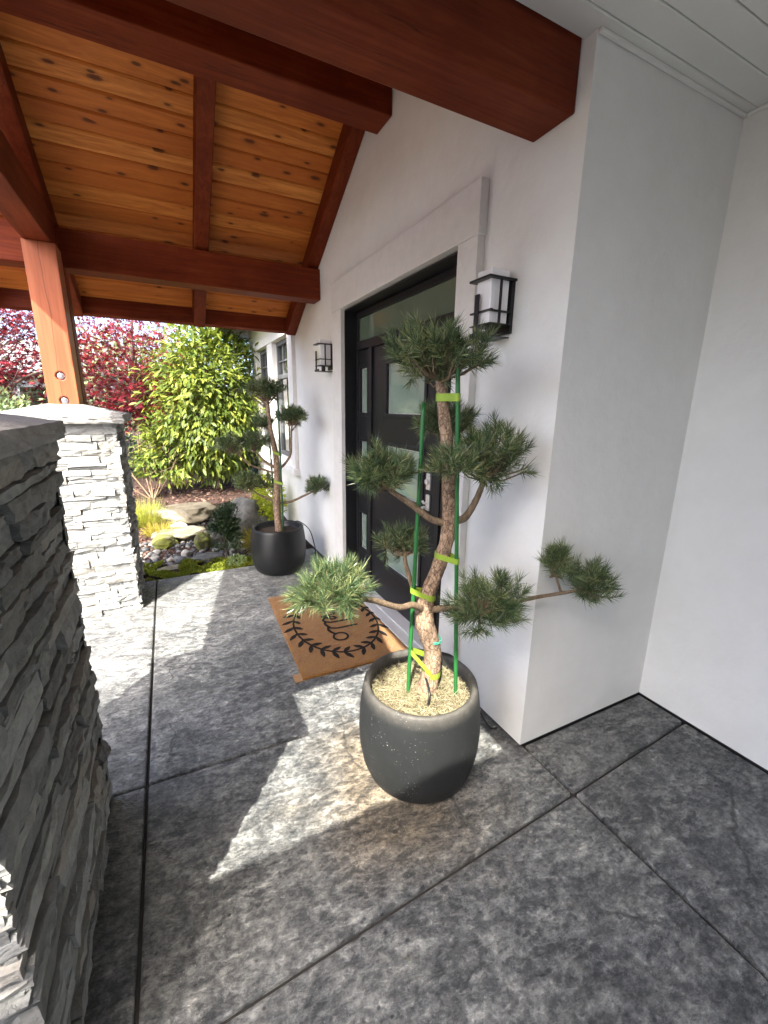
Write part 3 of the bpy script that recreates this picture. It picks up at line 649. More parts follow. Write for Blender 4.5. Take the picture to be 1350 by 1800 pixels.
# far pillar, in the sun
fp = thing('stone_pillar', (-.61, 3.72, 0), 'sunlit square pillar of stacked grey ledge stone carrying the timber post', 'pillar', 'stone porch pillars')
MB().box(-.89, -.325, 3.445, 3.985, -.05, 1.365).build('core', M['stone'], fp)
stone_face(fp, (-.915, 3.445, 0), (1, 0, 0), (0, -1, 0), .605, 1.365, 3, False)
stone_face(fp, (-.325, 3.425, 0), (0, 1, 0), (1, 0, 0), .58, 1.365, 5, False)
jm = MB(); stone_face(fp, (-.31, 3.985, 0), (-1, 0, 0), (0, 1, 0), .6, 1.365, 6, False, jm, wr=(.1, .3)); stone_face(fp, (-.89, 4.0, 0), (0, -1, 0), (-1, 0, 0), .57, 1.365, 8, False, jm, wr=(.1, .3))
jm.build('stone_facing', M['stone'], fp, kind='stuff')
capstone(fp, -.965, -.262, 3.375, 4.06, 1.368, 1.425, 1.492, 4)
# near pillar, in shade
npil = thing('stone_pillar', (-.62, 1.23, 0), 'large shaded pillar of rough grey ledge stone cropped beside the foreground slab', 'pillar', 'stone porch pillars')
MB().box(-.90, -.345, .805, 1.66, -.05, 1.388).build('core', M['joint'], npil)
stone_face(npil, (-.345, .79, 0), (0, 1, 0), (1, 0, 0), .885, 1.386, 21, True, hr=(.030, .066), wr=(.13, .42), split=.26)
stone_face(npil, (-.92, .805, 0), (1, 0, 0), (0, -1, 0), .59, 1.386, 22, True, hr=(.030, .062), wr=(.10, .34), split=.26)
jm = MB(); stone_face(npil, (-.33, 1.66, 0), (-1, 0, 0), (0, 1, 0), .58, 1.386, 23, False, jm, wr=(.1, .3)); stone_face(npil, (-.90, 1.67, 0), (0, -1, 0), (-1, 0, 0), .87, 1.386, 24, False, jm, wr=(.1, .3))
jm.build('stone_facing', M['stone'], npil, kind='stuff')
capstone(npil, -.965, -.298, .745, 1.70, 1.390, 1.443, 1.50, 9)

# ================================================================== WALL LANTERNS
def lantern(yc):
    t = thing('wall_lantern', (1.3, yc, 1.8), 'x', 'wall lamp', 'pair of wall lanterns beside the door')
    MB().box(1.283, 1.299, yc - .055, yc + .055, 1.80, 2.00).build('back_plate', M['blackmetal'], t, bevel=.002)
    MB().box(1.184, 1.276, yc - .044, yc + .044, 1.832, 2.034).build('glass_shade', M['opal'], t, bevel=.004)
    p = MB(); a, b = 1.994, 2.002                # the plate is a frame round the glass
    p.box(1.160, 1.183, yc - .064, yc + .064, a, b).box(1.277, 1.298, yc - .064, yc + .064, a, b)
    p.box(1.183, 1.277, yc - .064, yc - .045, a, b).box(1.183, 1.277, yc + .045, yc + .064, a, b)
    p.build('top_plate', M['blackmetal'], t)
    r_ = MB(); a, b = 1.876, 1.882
    r_.box(1.172, 1.1835, yc - .066, yc + .066, a, b).box(1.1835, 1.2825, yc - .055, yc - .0445, a, b).box(1.1835, 1.2825, yc + .0445, yc + .055, a, b)
    a, b = 1.828, 1.8315
    r_.box(1.172, 1.2825, yc - .066, yc + .066, a, b)
    r_.build('ring', M['blackmetal'], t)
    MB().box(1.164, 1.171, yc + .004, yc + .028, 1.80, 1.945).build('front_bar', M['blackmetal'], t, bevel=.001)
    MB().box(1.164, 1.171, yc - .05, yc + .05, 1.782, 1.80).box(1.171, 1.29, yc - .05, yc + .05, 1.782, 1.786).build('bracket', M['blackmetal'], t)
    MB().box(1.218, 1.228, yc - .061, yc - .0555, 1.8315, 1.993).build('side_bar', M['blackmetal'], t)
    MB().box(1.218, 1.228, yc + .0555, yc + .061, 1.8315, 1.993).build('side_bar', M['blackmetal'], t)
    MB().tube([(1.225, yc, 1.787), (1.225, yc, 1.828)], .017, 14).build('socket', M['blackmetal'], t)
    return t
def copy_tree(o, parent=None):
    c = o.copy(); col.objects.link(c); c.parent = parent
    for ch in list(o.children): copy_tree(ch, c)
    return c
la = lantern(1.488); la['label'] = 'black wall lantern above the pine, on the corner side of the door'
lb = copy_tree(la); lb.location.y = 3.60; lb['label'] = 'smaller looking black wall lantern between the door and the far windows'

# ================================================================== DOORMAT
dm = thing('doormat', (.925, 2.61, 0), 'brown coir doormat with black leaf wreath and lettering before the door', 'doormat')
dm.rotation_euler = (0, 0, R(-2.0)); D = dm.location
def mloc(x, y, z=0): return (D.x + x, D.y + y, z)
nxm, nym = 44, 66; mm = MB()
for lev in (0, 1):
    for j in range(nym + 1):
        for i in range(nxm + 1):
            x = -.36 + .72 * i / nxm; y = -.565 + 1.13 * j / nym; edge = i in (0, nxm) or j in (0, nym)
            jit = .0025
            mm.v.append(mloc(x + (rnd.uniform(-jit, jit) if edge else 0), y + (rnd.uniform(-jit, jit) if edge else 0), .001 if lev == 0 else (.013 if edge else .0165 + rnd.uniform(-.0012, .0012))))
N1 = (nxm + 1) * (nym + 1)
for j in range(nym):
    for i in range(nxm):
        a = j * (nxm + 1) + i; mm.f.append((N1 + a, N1 + a + 1, N1 + a + nxm + 2, N1 + a + nxm + 1))
per = [i for i in range(nxm)] + [j * (nxm + 1) + nxm for j in range(nym)] + [nym * (nxm + 1) + i for i in range(nxm, 0, -1)] + [j * (nxm + 1) for j in range(nym, 0, -1)]
for q in range(len(per)):
    a, b = per[q], per[(q + 1) % len(per)]; mm.f.append((a, b, N1 + b, N1 + a))
mm.build('coir_mat', M['coir'], dm)
n_ = 26000; px = rng.uniform(-.36, .36, n_); py = rng.uniform(-.565, .565, n_)
pos = np.stack([D.x + px, D.y + py, np.full(n_, .0145)], 1); fw = np.stack([rng.normal(0, .6, n_), rng.normal(0, .6, n_), np.ones(n_) * .55], 1)
MF = .0012
def flat(pts, wd, z0=.0185, z1=.0205):           # flat printed stroke of varying width
    pts = [Vector((p[0], p[1], 0)) for p in pts]; wd = wd if isinstance(wd, list) else [wd] * len(pts); v = []; f = []
    for i, p in enumerate(pts):
        d = (pts[min(i + 1, len(pts) - 1)] - pts[max(i - 1, 0)]).normalized(); nn = Vector((-d.y, d.x, 0))
        for s_ in (1, -1): v.append(mloc(*(p + nn * s_ * wd[i] / 2)[:2], z1))
    for i in range(len(pts) - 1): f.append((2 * i, 2 * i + 1, 2 * i + 3, 2 * i + 2))
    k_ = len(v); v += [(x, y, z0) for x, y, z in v]
    f += [(2 * i + 2, 2 * i + 3, 2 * i + 3 + k_, 2 * i + 2 + k_)[::-1] if False else (2 * i, 2 * i + 2, 2 * i + 2 + k_, 2 * i + k_) for i in range(len(pts) - 1)]
    f += [(2 * i + 3, 2 * i + 1, 2 * i + 1 + k_, 2 * i + 3 + k_) for i in range(len(pts) - 1)]
    return v, f
wr_ = MB(); ra, rb = .285, .385
cxw, cyw = .005, -.035
arc = [(cxw + ra * math.cos(t), cyw + rb * math.sin(t)) for t in np.linspace(R(100), R(440), 90)]
wr_.add(*flat(arc, .013))
for i, t in enumerate(np.linspace(R(104), R(436), 25)):
    bx, by = cxw + ra * math.cos(t), cyw + rb * math.sin(t)
    if abs(t - R(270)) < R(5): continue
    dirn = 1 if t > R(270) else -1
    tx, ty = -math.sin(t) * dirn * -1, math.cos(t) * dirn * -1
    for s_ in (1, -1):
        ox, oy = math.cos(t) * s_, math.sin(t) * s_
        ax, ay = (tx * .62 + ox * .78), (ty * .62 + oy * .78); L = .082 * (1.0 + .12 * s_)
        pts = [(bx + ax * L * q, by + ay * L * q) for q in (0, .25, .5, .75, 1)]
        wr_.add(*flat(pts, [.006, .022, .030, .021, .003]))
wr_.build('wreath_print', M['print'], dm)
# "hello" read by someone facing the door: reading runs towards -y, letter tops towards +x
lt = MB()
def stroke(pts, wd=.016, k=6): lt.add(*flat([(b - .065, -a + .146) for a, b in [tuple(p[:2]) for p in smooth_path([(p[0], p[1], 0) for p in pts], k)]], wd))
Ls = .205
stroke([(.0, 0), (.0, .1), (.005, Ls)]); stroke([(0, .06), (.02, .10), (.05, .10), (.06, .07), (.062, 0)])
stroke([(.062, 0), (.085, .03), (.12, .055), (.125, .085), (.105, .095), (.09, .07), (.092, .02), (.12, -.002), (.15, .01)])
stroke([(.15, .01), (.168, .06), (.172, Ls)]); stroke([(.15, .008), (.17, -.004), (.20, .0), (.225, .01)], .018)
stroke([(.262, .06), (.262, Ls)]); stroke([(.225, .01), (.245, .02), (.262, .06)]); stroke([(.225, .006), (.26, -.006), (.30, .004), (.325, .02)], .018)
stroke([(.372 + .047 * math.cos(a), .045 + .047 * math.sin(a)) for a in np.linspace(0, 2 * math.pi, 13)], .014)
lt.build('lettering', M['print'], dm)
MB().box(*[D.x - .405, D.x - .35, D.y - .575, D.y - .50, .003, .006]).build('corner_tag', M['tag'], dm)

# ================================================================== PLANTERS
def planter(loc, mat, fill):
    prof = [(r * 1.135, z) for r, z in [(.0, .002), (.15, .002), (.172, .008), (.190, .03), (.207, .08), (.218, .15), (.2215, .22), (.219, .29), (.213, .35), (.206, .40), (.203, .415), (.199, .421), (.191, .422), (.184, .418), (.180, .40), (.178, .342), (.0, .340)]]
    t = thing('planter', loc, 'x', 'planter', 'round tapered planters with pines')
    MB().lathe([(r, z + loc[2]) for r, z in prof], loc[0], loc[1], 64).build('pot', mat, t, smooth=True)
    return t
P1, P2 = (.828, 1.285, 0), (.822, 3.80, 0)
pl1 = planter(P1, M['pot'], 0); pl1['label'] = 'scuffed charcoal planter full of dry needle mulch, standing half in sunlight'
pl2 = planter(P2, M['pot2'], 0); pl2['label'] = 'smooth black planter of bare soil at the garden edge of the patio'
def soil_disc(p, r, z, mat, parent):
    m = MB(); rings = 9; n = 30; m.v.append((p[0], p[1], z + .012))
    for i in range(1, rings + 1):
        for k_ in range(n):
            a = 2 * math.pi * k_ / n; rr = r * i / rings
            m.v.append((p[0] + rr * math.cos(a), p[1] + rr * math.sin(a), z + .012 * (1 - (i / rings) ** 2) + .006 * noise.noise(Vector((rr * math.cos(a) * 30, rr * math.sin(a) * 30, z)))))
    for k_ in range(n): m.f.append((0, 1 + k_, 1 + (k_ + 1) % n))
    for i in range(rings - 1):
        for k_ in range(n): m.f.append((1 + i * n + k_, 1 + (i + 1) * n + k_, 1 + (i + 1) * n + (k_ + 1) % n, 1 + i * n + (k_ + 1) % n))
    m.build('soil', mat, parent, smooth=True)
soil_disc(P1, .2015, .352, M['potsoil'], pl1); soil_disc(P2, .2015, .365, M['potsoil'], pl2)
n_ = 6800; a = rng.uniform(0, 2 * math.pi, n_); r_ = .200 * np.sqrt(rng.uniform(0, 1, n_))
pos = np.stack([P1[0] + r_ * np.cos(a), P1[1] + r_ * np.sin(a), .363 + .014 * (1 - (r_ / .205) ** 2) + rng.uniform(-.004, .012, n_)], 1)
fw = np.stack([rng.normal(0, 1, n_), rng.normal(0, 1, n_), rng.normal(0, .22, n_)], 1)
V, F = scatter(BLADE[0], BLADE[1], pos, fw, np.tile([0, 0, 1.], (n_, 1)) + rng.normal(0, .4, (n_, 3)), rng.uniform(.02, .045, n_))
rr_ = np.hypot(V[:, 0] - P1[0], V[:, 1] - P1[1]); kk = np.minimum(1, .2025 / np.maximum(rr_, 1e-6))
V[:, 0] = P1[0] + (V[:, 0] - P1[0]) * kk; V[:, 1] = P1[1] + (V[:, 1] - P1[1]) * kk
V = V.copy()
tri_mesh('needle_mulch', V, F, M['mulch'], pl1, kind='stuff')

# ================================================================== CLOUD-PRUNED PINES
NEED = ([(0, .5, 0), (0, -.5, 0), (.5, .5, .04), (.5, -.5, .04), (1, 0, 0)], [(0, 1, 2), (1, 3, 2), (2, 3, 4)])
def pine(loc, label, trunk, trad, branches, pads, ties, nlen, nw, dens, strings=()):
    t = thing('cloud_pruned_pine', loc, label, 'pine tree', 'cloud pruned pines in planters')
    sp = smooth_path(trunk, 7)
    MB().tube(sp, lerp_list(trad, len(sp)), 12, wob=.14).build('trunk', M['bark'], t, smooth=True)
    for b in branches:
        p = smooth_path(b[0], 6); MB().tube(p, lerp_list(b[1], len(p)), 8, wob=.12).build('branch', M['twig'], t, smooth=True)
    for (c, rad, root, ntip) in pads:
        ntip = int(ntip * 1.75); c = np.array(c); rad = np.array(rad); tw = MB(); tips = []
        while len(tips) < ntip:
            d = unit(rng.normal(0, 1, 3)); q = d * rng.uniform(.12, 1.0) ** .5
            if q[2] < -.55 and rng.random() < .75: continue
            tips.append(q * .80 * (1 + .55 * noise.noise(Vector((q[0] * 2.1 + c[0] * 9, q[1] * 2.1, q[2] * 2.1 + c[2] * 7)))))
        tips = np.array(tips); root_v = np.array(root)
        P = c + tips * rad; S = unit(tips * np.array([1, 1, .9]) / rad * rad.mean() + np.array([0, 0, .55]) + rng.normal(0, .25, tips.shape))
        pos = []; fwd = []
        for p, s_ in zip(P, S):
            if rng.random() < .40:
                mid = (root_v * .5 + p * .5) + np.array([0, 0, -.012]) + rng.normal(0, .008, 3)
                tw.tube([root_v + rng.normal(0, .003, 3), mid, p, p + s_ * .02], [.0042, .0032, .0025, .0015], 5, cap=False)
            m = int(dens * rng.uniform(.7, 1.25)); u = rng.uniform(0, 1, m); side = unit(np.cross(rng.normal(0, 1, (m, 3)), s_))
            sp_ang = np.interp(u, [0, 1], [1.25, .35])[:, None] + rng.normal(0, .16, (m, 1))
            fwd.append(s_ * np.cos(sp_ang) + side * np.sin(sp_ang)); pos.append(p + s_ * (u[:, None] * .045 - .012))
        tw.build('twigs', M['twig'], t)
        pos = np.concatenate(pos); fwd = np.concatenate(fwd); m = len(pos); fwd[:, 2] += .06
        L = rng.uniform(.55, 1.18, m) * nlen
        tv = np.array(NEED[0]); n = m; f = unit(fwd); s2 = unit(np.cross(rng.normal(0, 1, (m, 3)), f)); u2 = np.cross(f, s2)
        bend = rng.normal(.02, .07, m)
        V = pos[:, None, :] + L[:, None, None] * (tv[None, :, 0:1] * f[:, None, :] + (tv[None, :, 0:1] ** 2 * bend[:, None, None]) * u2[:, None, :]) + nw * tv[None, :, 1:2] * s2[:, None, :]
        F = np.array(NEED[1])[None] + (np.arange(m) * 5)[:, None, None]
        tri_mesh('needle_pad', V.reshape(-1, 3), F.reshape(-1, 3), M['needle'], t)
    for (a, b, wd, ra) in ties:                     # band looping the trunk at a and the stake at b
        a = Vector(a); b = Vector(b); d = (b - a); L = d.length; dx = d.normalized(); sd = dx.cross(Vector((0, 0, 1))).normalized(); upv = sd.cross(dx) * -1
        m = MB(); loop = []
        for q in np.linspace(math.pi / 2, 3 * math.pi / 2, 9): loop.append(a + dx * math.cos(q) * ra + sd * math.sin(q) * ra)
        for q in np.linspace(-math.pi / 2, math.pi / 2, 7): loop.append(b + dx * math.cos(q) * .010 + sd * math.sin(q) * .010)
        n = len(loop); upv = Vector((0, 0, 1)); v = []
        for p in loop:
            o_ = (p - (a + b) / 2); o_.z = 0; o_ = o_.normalized() * .0015
            v += [p - upv * wd / 2, p + upv * wd / 2, p + upv * wd / 2 + o_, p - upv * wd / 2 + o_]
        f = []
        for i in range(n):
            j = (i + 1) % n
            for e in range(4): f.append((4 * i + e, 4 * i + (e + 1) % 4, 4 * j + (e + 1) % 4, 4 * j + e))
        m.add(v, f).build('tie_tape', M['tie'], t)
    for c, r0 in strings:
        m = MB()
        for k_ in range(2):
            m.tube([(c[0] + r0 * math.cos(q), c[1] + r0 * math.sin(q), c[2] + .006 * k_ + .003 * math.sin(q * 2)) for q in np.linspace(0, 2 * math.pi, 18)], .0022, 6, cap=False)
        m.build('twine', M['string'], t)
    return t
S1a, S1b = (.812, 1.31, 1.515), (.772, 1.29, .35)
S2a, S2b = (.868, 1.20, 1.66), (.942, 1.195, .35)
pine((.845, 1.27, .37), 'tall cloud pruned pine tied to green stakes in the scuffed foreground planter',
     [(.842, 1.27, .34), (.866, 1.27, .456), (.869, 1.27, .56), (.826, 1.27, .69), (.836, 1.27, .80), (.889, 1.27, .933), (.918, 1.27, 1.076), (.895, 1.27, 1.335), (.868, 1.27, 1.495), (.852, 1.27, 1.60)],
     [.044, .037, .034, .040, .029, .027, .029, .023, .021, .020],
     [([(.918, 1.27, 1.078), (.85, 1.285, 1.095), (.761, 1.30, 1.162), (.70, 1.32, 1.205), (.665, 1.33, 1.235)], [.016, .013, .012, .010, .006]),
      ([(.918, 1.27, 1.085), (.965, 1.24, 1.10), (.995, 1.22, 1.165), (1.010, 1.20, 1.24), (1.03, 1.20, 1.29)], [.017, .014, .012, .010, .006]),
      ([(.83, 1.27, .735), (.75, 1.235, .79), (.668, 1.20, .815), (.54, 1.165, .885), (.46, 1.15, .905)], [.015, .013, .011, .010, .006]),
      ([(.83, 1.28, .74), (.822, 1.36, .80), (.835, 1.45, .875), (.86, 1.49, .91)], [.014, .011, .009, .006]),
      ([(.835, 1.26, .74), (.90, 1.20, .765), (.95, 1.15, .77), (.99, 1.12, .775)], [.015, .012, .010, .006]),
      ([(.96, 1.15, .755), (1.08, 1.14, .755), (1.215, 1.12, .772), (1.36, 1.065, .795), (1.43, 1.05, .80)], [.010, .009, .008, .007, .005]),
      ([(1.34, 1.075, .79), (1.315, 1.08, .845), (1.30, 1.08, .88)], [.006, .005, .004]),
      ([(.895, 1.28, 1.30), (.94, 1.36, 1.36), (1.0, 1.45, 1.40)], [.012, .009, .006])],
     [((.837, 1.27, 1.665), (.195, .17, .105), (.852, 1.27, 1.59), 78), ((1.015, 1.47, 1.44), (.145, .12, .075), (1.0, 1.45, 1.40), 40),
      ((1.045, 1.20, 1.325), (.160, .13, .115), (1.01, 1.20, 1.245), 62), ((.832, 1.15, 1.317), (.072, .07, .055), (.90, 1.2, 1.30), 14),
      ((.662, 1.33, 1.268), (.135, .12, .085), (.68, 1.328, 1.22), 44), ((.855, 1.50, .935), (.125, .10, .065), (.845, 1.47, .895), 34),
      ((.412, 1.155, .948), (.135, .12, .058), (.50, 1.16, .895), 56), ((.993, 1.12, .785), (.165, .13, .125), (.97, 1.135, .775), 66),
      ((1.298, 1.08, .915), (.075, .07, .065), (1.305, 1.08, .87), 17), ((1.466, 1.05, .81), (.118, .10, .095), (1.42, 1.053, .80), 34)],
     [((.862, 1.268, 1.535), (.874, 1.20, 1.535), .026, .023), ((.895, 1.27, .955), (.907, 1.197, .952), .022, .029), ((.835, 1.27, .80), (.787, 1.30, .815), .022, .031)],
     .050, .0017, 64, [((.864, 1.27, .60), .037)])
# slanting strip of tape at the trunk foot
m = MB()
for (a, b) in (((.778, 1.285, .545), (.845, 1.232, .455)), ((.785, 1.31, .545), (.86, 1.31, .50))):
    a, b = Vector(a), Vector(b); m.prism([a, b, b + Vector((0, 0, .024)), a + Vector((0, 0, .024))], (0.0012, .0012, 0))
lo = [(.868 + .0385 * math.cos(q), 1.27 + .0385 * math.sin(q), .462 + .01 * math.sin(q)) for q in np.linspace(0, 2 * math.pi, 19)][:-1]
v = []; f = []; n = len(lo)
for p in lo: v += [(p[0], p[1], p[2] - .012), (p[0], p[1], p[2] + .012)]
for i in range(n): f.append((2 * i, 2 * ((i + 1) % n), 2 * ((i + 1) % n) + 1, 2 * i + 1))
m.add(v, f); m.build('tie_tape', M['tie'], next(o for o in bpy.data.objects if o.name == 'cloud_pruned_pine'))
pine((.83, 3.80, .37), 'thin cloud pruned pine in the smooth black planter beside the garden',
     [(.835, 3.80, .34), (.824, 3.80, .56), (.826, 3.80, .687), (.838, 3.80, .85), (.840, 3.80, .972), (.829, 3.80, 1.124), (.800, 3.80, 1.297), (.786, 3.80, 1.489), (.784, 3.80, 1.545)],
     [.036, .032, .034, .028, .028, .024, .020, .018, .016],
     [([(.842, 3.80, .94), (.90, 3.785, .985), (.958, 3.77, 1.075), (.968, 3.76, 1.20), (.972, 3.75, 1.30), (.985, 3.75, 1.36)], [.013, .012, .011, .009, .008, .006]),
      ([(.835, 3.80, .955), (.75, 3.80, 1.01), (.689, 3.80, 1.075), (.64, 3.80, 1.13)], [.013, .011, .009, .006]),
      ([(.835, 3.80, .91), (.72, 3.81, .95), (.612, 3.80, .998), (.50, 3.80, 1.11)], [.012, .010, .009, .006]),
      ([(.822, 3.80, .645), (.74, 3.80, .69), (.67, 3.80, .728), (.60, 3.80, .79)], [.012, .010, .008, .006]),
      ([(.824, 3.80, .68), (.78, 3.83, .74), (.75, 3.85, .79)], [.008, .006, .004]),
      ([(.83, 3.80, .635), (.95, 3.78, .645), (1.06, 3.765, .69), (1.126, 3.76, .715), (1.17, 3.75, .73)], [.013, .011, .010, .008, .006]),
      ([(.965, 3.76, 1.27), (1.03, 3.75, 1.35)], [.008, .004]), ([(.80, 3.8, 1.28), (.75, 3.85, 1.33)], [.007, .004]),
      ([(.784, 3.8, 1.50), (.70, 3.8, 1.57)], [.008, .004]), ([(.784, 3.8, 1.50), (.86, 3.8, 1.58)], [.008, .004]), ([(.786, 3.8, 1.47), (.66, 3.79, 1.56)], [.007, .004])],
     [((.785, 3.80, 1.63), (.185, .17, .075), (.784, 3.80, 1.53), 64), ((.985, 3.75, 1.405), (.160, .14, .070), (.98, 3.75, 1.335), 52),
      ((.735, 3.85, 1.352), (.10, .09, .06), (.76, 3.84, 1.32), 24), ((.66, 3.80, 1.19), (.13, .12, .075), (.65, 3.80, 1.12), 36), ((.48, 3.80, 1.175), (.15, .13, .075), (.51, 3.80, 1.10), 40),
      ((.575, 3.80, .85), (.135, .12, .095), (.61, 3.80, .78), 46), ((.745, 3.85, .82), (.06, .06, .07), (.755, 3.845, .78), 9), ((1.182, 3.75, .775), (.125, .11, .085), (1.16, 3.75, .725), 40)],
     [((.832, 3.80, 1.10), (.866, 3.755, 1.08), .022, .026), ((.838, 3.80, .84), (.866, 3.75, .825), .022, .031)],
     .044, .0024, 54)
def stake(a, b, mat, label, r_):
    t = thing('plant_stake', b, label, 'plant stake', 'green plant stakes in the planters'); a = Vector(a); b = Vector(b)
    n = 26; pts = [b + (a - b) * (i / n) for i in range(n + 1)]; rad = [r_ * (1.12 if i % 3 == 0 else 1.0) for i in range(n + 1)]
    MB().tube(pts, rad, 10).build('rod', mat, t, smooth=True)
stake(S1a, S1b, M['stake'], 'bright green stake leaning on the door side of the big pine', .0075)
stake(S2a, S2b, M['stake'], 'bright green stake nearest the house corner, behind the big pine trunk', .0075)
stake((.862, 3.745, 1.665), (.863, 3.755, .37), M['darkstake'], 'tall dark green stake in front of the far pine trunk', .008)
stake((.795, 3.85, 1.30), (.818, 3.85, .37), M['darkstake'], 'short dark green stake half hidden behind the far pine trunk', .007)
def hose(pts, label, r_=.0045):
    o = MB().tube(smooth_path(pts, 8), r_, 8).build('drip_tube', M['tube'], smooth=True); return tag(o, label, 'irrigation tube', 'black irrigation tubes')
hose([(.80, 1.18, .385), (.815, 1.20, .43), (.86, 1.33, .455), (.92, 1.43, .44), (1.0, 1.40, .432), (1.06, 1.36, .40), (1.12, 1.33, .25), (1.19, 1.30, .10), (1.255, 1.31, .006), (1.285, 1.30, .006)], 'black tube looping from the foreground planter down to the wall foot')
hose([(.90, 3.84, .38), (.98, 3.83, .435), (1.04, 3.83, .43), (1.14, 3.86, .33), (1.20, 3.90, .15), (1.21, 3.87, .03), (1.24, 3.80, .006), (1.28, 3.72, .006)], 'black tube arching out of the smooth planter to the wall')

# ================================================================== GARDEN
def boulder(name, c, s, mat, seed, label, rough=.28, flat_top=None, rot=0.0):
    bm = bmesh.new(); bmesh.ops.create_icosphere(bm, subdivisions=4, radius=1.0)
    ca_, sa_ = math.cos(rot), math.sin(rot)
    for v in bm.verts:
        p = v.co.copy(); q = p * 1.5 + Vector((seed * 7.1, seed * 3.3, seed))
        k_ = 1 + rough * noise.noise(q) + rough * .5 * noise.noise(q * 2.3) + rough * .22 * noise.noise(q * 5.5)
        p = p * k_
        c1 = noise.cell(q * 1.1) * .08; p *= 1 + c1 * .5
        if flat_top is not None and p.z > flat_top: p.z = flat_top + (p.z - flat_top) * .22
        x, y_ = p.x * s[0], p.y * s[1]; v.co = Vector((x * ca_ - y_ * sa_, x * sa_ + y_ * ca_, p.z * s[2]))
    me = bpy.data.meshes.new(name); bm.to_mesh(me); bm.free(); me.materials.append(mat)
    me.polygons.foreach_set('use_smooth', [True] * len(me.polygons))
    o = bpy.data.objects.new(name, me); col.objects.link(o); o.location = (c[0], c[1], hz(c[0], c[1]) + s[2] * c[2])
    return tag(o, label, 'rock', 'rocks in the garden bed')
boulder('boulder', (.08, 5.85, .45), (.36, .30, .15), M['tan'], 1, 'flat topped tan boulder under the bright laurel', .30, .45)
boulder('boulder', (.10, 5.20, .55), (.36, .20, .085), M['tan'], 2, 'low tan ledge rock overhanging the dark pebble hollow', .30, .3)
boulder('boulder', (.72, 5.1, .40), (.24, .24, .30), M['greyrock'], 3, 'rounded grey boulder behind the dark yew sprig', .22)
boulder('boulder', (.235, 4.42, .30), (.155, .11, .055), M['greyrock'], 4, 'flat grey slab rock lying among the pebbles', .25, .3)
boulder('boulder', (-.15, 4.99, .45), (.13, .12, .085), M['mossrock'], 5, 'moss covered stone beside the dark pebbles', .3)
boulder('boulder', (.23, 4.75, .55), (.085, .085, .115), M['mossrock'], 6, 'upright mossy stone behind the flat grey slab rock', .3)
boulder('boulder', (.40, 4.95, .45), (.12, .11, .12), M['greyrock'], 7, 'grey stone between the upright mossy stone and the rounded boulder', .25)
boulder('boulder', (.01, 5.5, .35), (.10, .085, .06), M['whitestone'], 9, 'pale stone lying in front of the flat topped tan boulder', .25)
boulder('cobble', (.045, 4.62, .6), (.046, .045, .045), M['whitestone'], 8, 'round white cobble standing out among dark pebbles', .08)
boulder('boulder', (-.05, 4.33, .25), (.16, .07, .035), M['tan'], 10, 'half buried tan stone at the edge of the moss strip', .25, .3)
# pebbles
bm = bmesh.new(); bmesh.ops.create_icosphere(bm, subdivisions=2, radius=1.0); IC_V = np.array([v.co[:] for v in bm.verts]); IC_F = np.array([[v.index for v in f.verts] for f in bm.faces]); bm.free()
def pebbles(n, xr, yr, sz, name, mat, lab):
    Vs, Fs = [], []; base = 0
    for i in range(n):
        x = rnd.uniform(*xr); y_ = rnd.uniform(*yr); s_ = sz[0] + (sz[1] - sz[0]) * rnd.random() ** 2
        k_ = np.array([s_ * rnd.uniform(.8, 1.35), s_ * rnd.uniform(.75, 1.1), s_ * rnd.uniform(.5, .8)]); a = rnd.uniform(0, 6.28)
        v = IC_V * k_; v = np.stack([v[:, 0] * math.cos(a) - v[:, 1] * math.sin(a), v[:, 0] * math.sin(a) + v[:, 1] * math.cos(a), v[:, 2]], 1)
        Vs.append(v + np.array([x, y_, hz(x, y_) + k_[2] * .35])); Fs.append(IC_F + base); base += len(IC_V)
    tri_mesh(name, np.concatenate(Vs), np.concatenate(Fs), mat, smooth=True, kind='stuff', label=lab, cat='pebbles')
pebbles(470, (-.42, 1.15), (4.42, 5.1), (.014, .042), 'pebbles', M['pebble'], 'dark rounded river pebbles filling the garden hollow')
pebbles(170, (.1, .75), (5.2, 5.75), (.014, .036), 'pebbles', M['pebble'], 'smaller pebbles scattered higher up between the tan and grey boulders')
# mulch chips
n_ = 5200; px = rng.uniform(-1.3, 1.25, n_); py = rng.uniform(4.6, 7.6, n_)
pos = np.stack([px, py, np.array([hz(a, b) for a, b in zip(px, py)]) + .004], 1)
V, F = scatter(OVAL[0], OVAL[1], pos, np.stack([rng.normal(0, 1, n_), rng.normal(0, 1, n_), rng.normal(0, .25, n_)], 1), np.tile([0, 0, 1.], (n_, 1)) + rng.normal(0, .35, (n_, 3)), rng.uniform(.02, .07, n_))
tri_mesh('bark_mulch', V, F, M['chip'], kind='stuff', label='dark bark mulch scattered over the garden bed', cat='mulch')
# moss strip along the patio edge
n_ = 42000; px = rng.uniform(-1.0, .80, n_); py = 3.995 + rng.uniform(0, 1, n_) * (.50 - .26 * (px + .3).clip(0, 1))
keep = np.array([noise.noise(Vector((a * 4, b * 6, 1))) for a, b in zip(px, py)]) > (-.12 + .35 * (px - .25).clip(0, .6)); px, py = px[keep], py[keep]; n_ = len(px)
pos = np.stack([px, py, np.array([hz(a, b) for a, b in zip(px, py)]) + .028 + .03 * np.array([noise.noise(Vector((a * 9, b * 9, 7))) for a, b in zip(px, py)])], 1)
V, F = scatter(OVAL[0], OVAL[1], pos, np.stack([rng.normal(0, 1, n_), rng.normal(0, 1, n_), rng.uniform(.1, 1.4, n_)], 1), rng.normal(0, 1, (n_, 3)), rng.uniform(.010, .030, n_))
tri_mesh('moss', V, F, M['moss'], kind='stuff', label='yellow green moss strip along the patio edge', cat='moss')

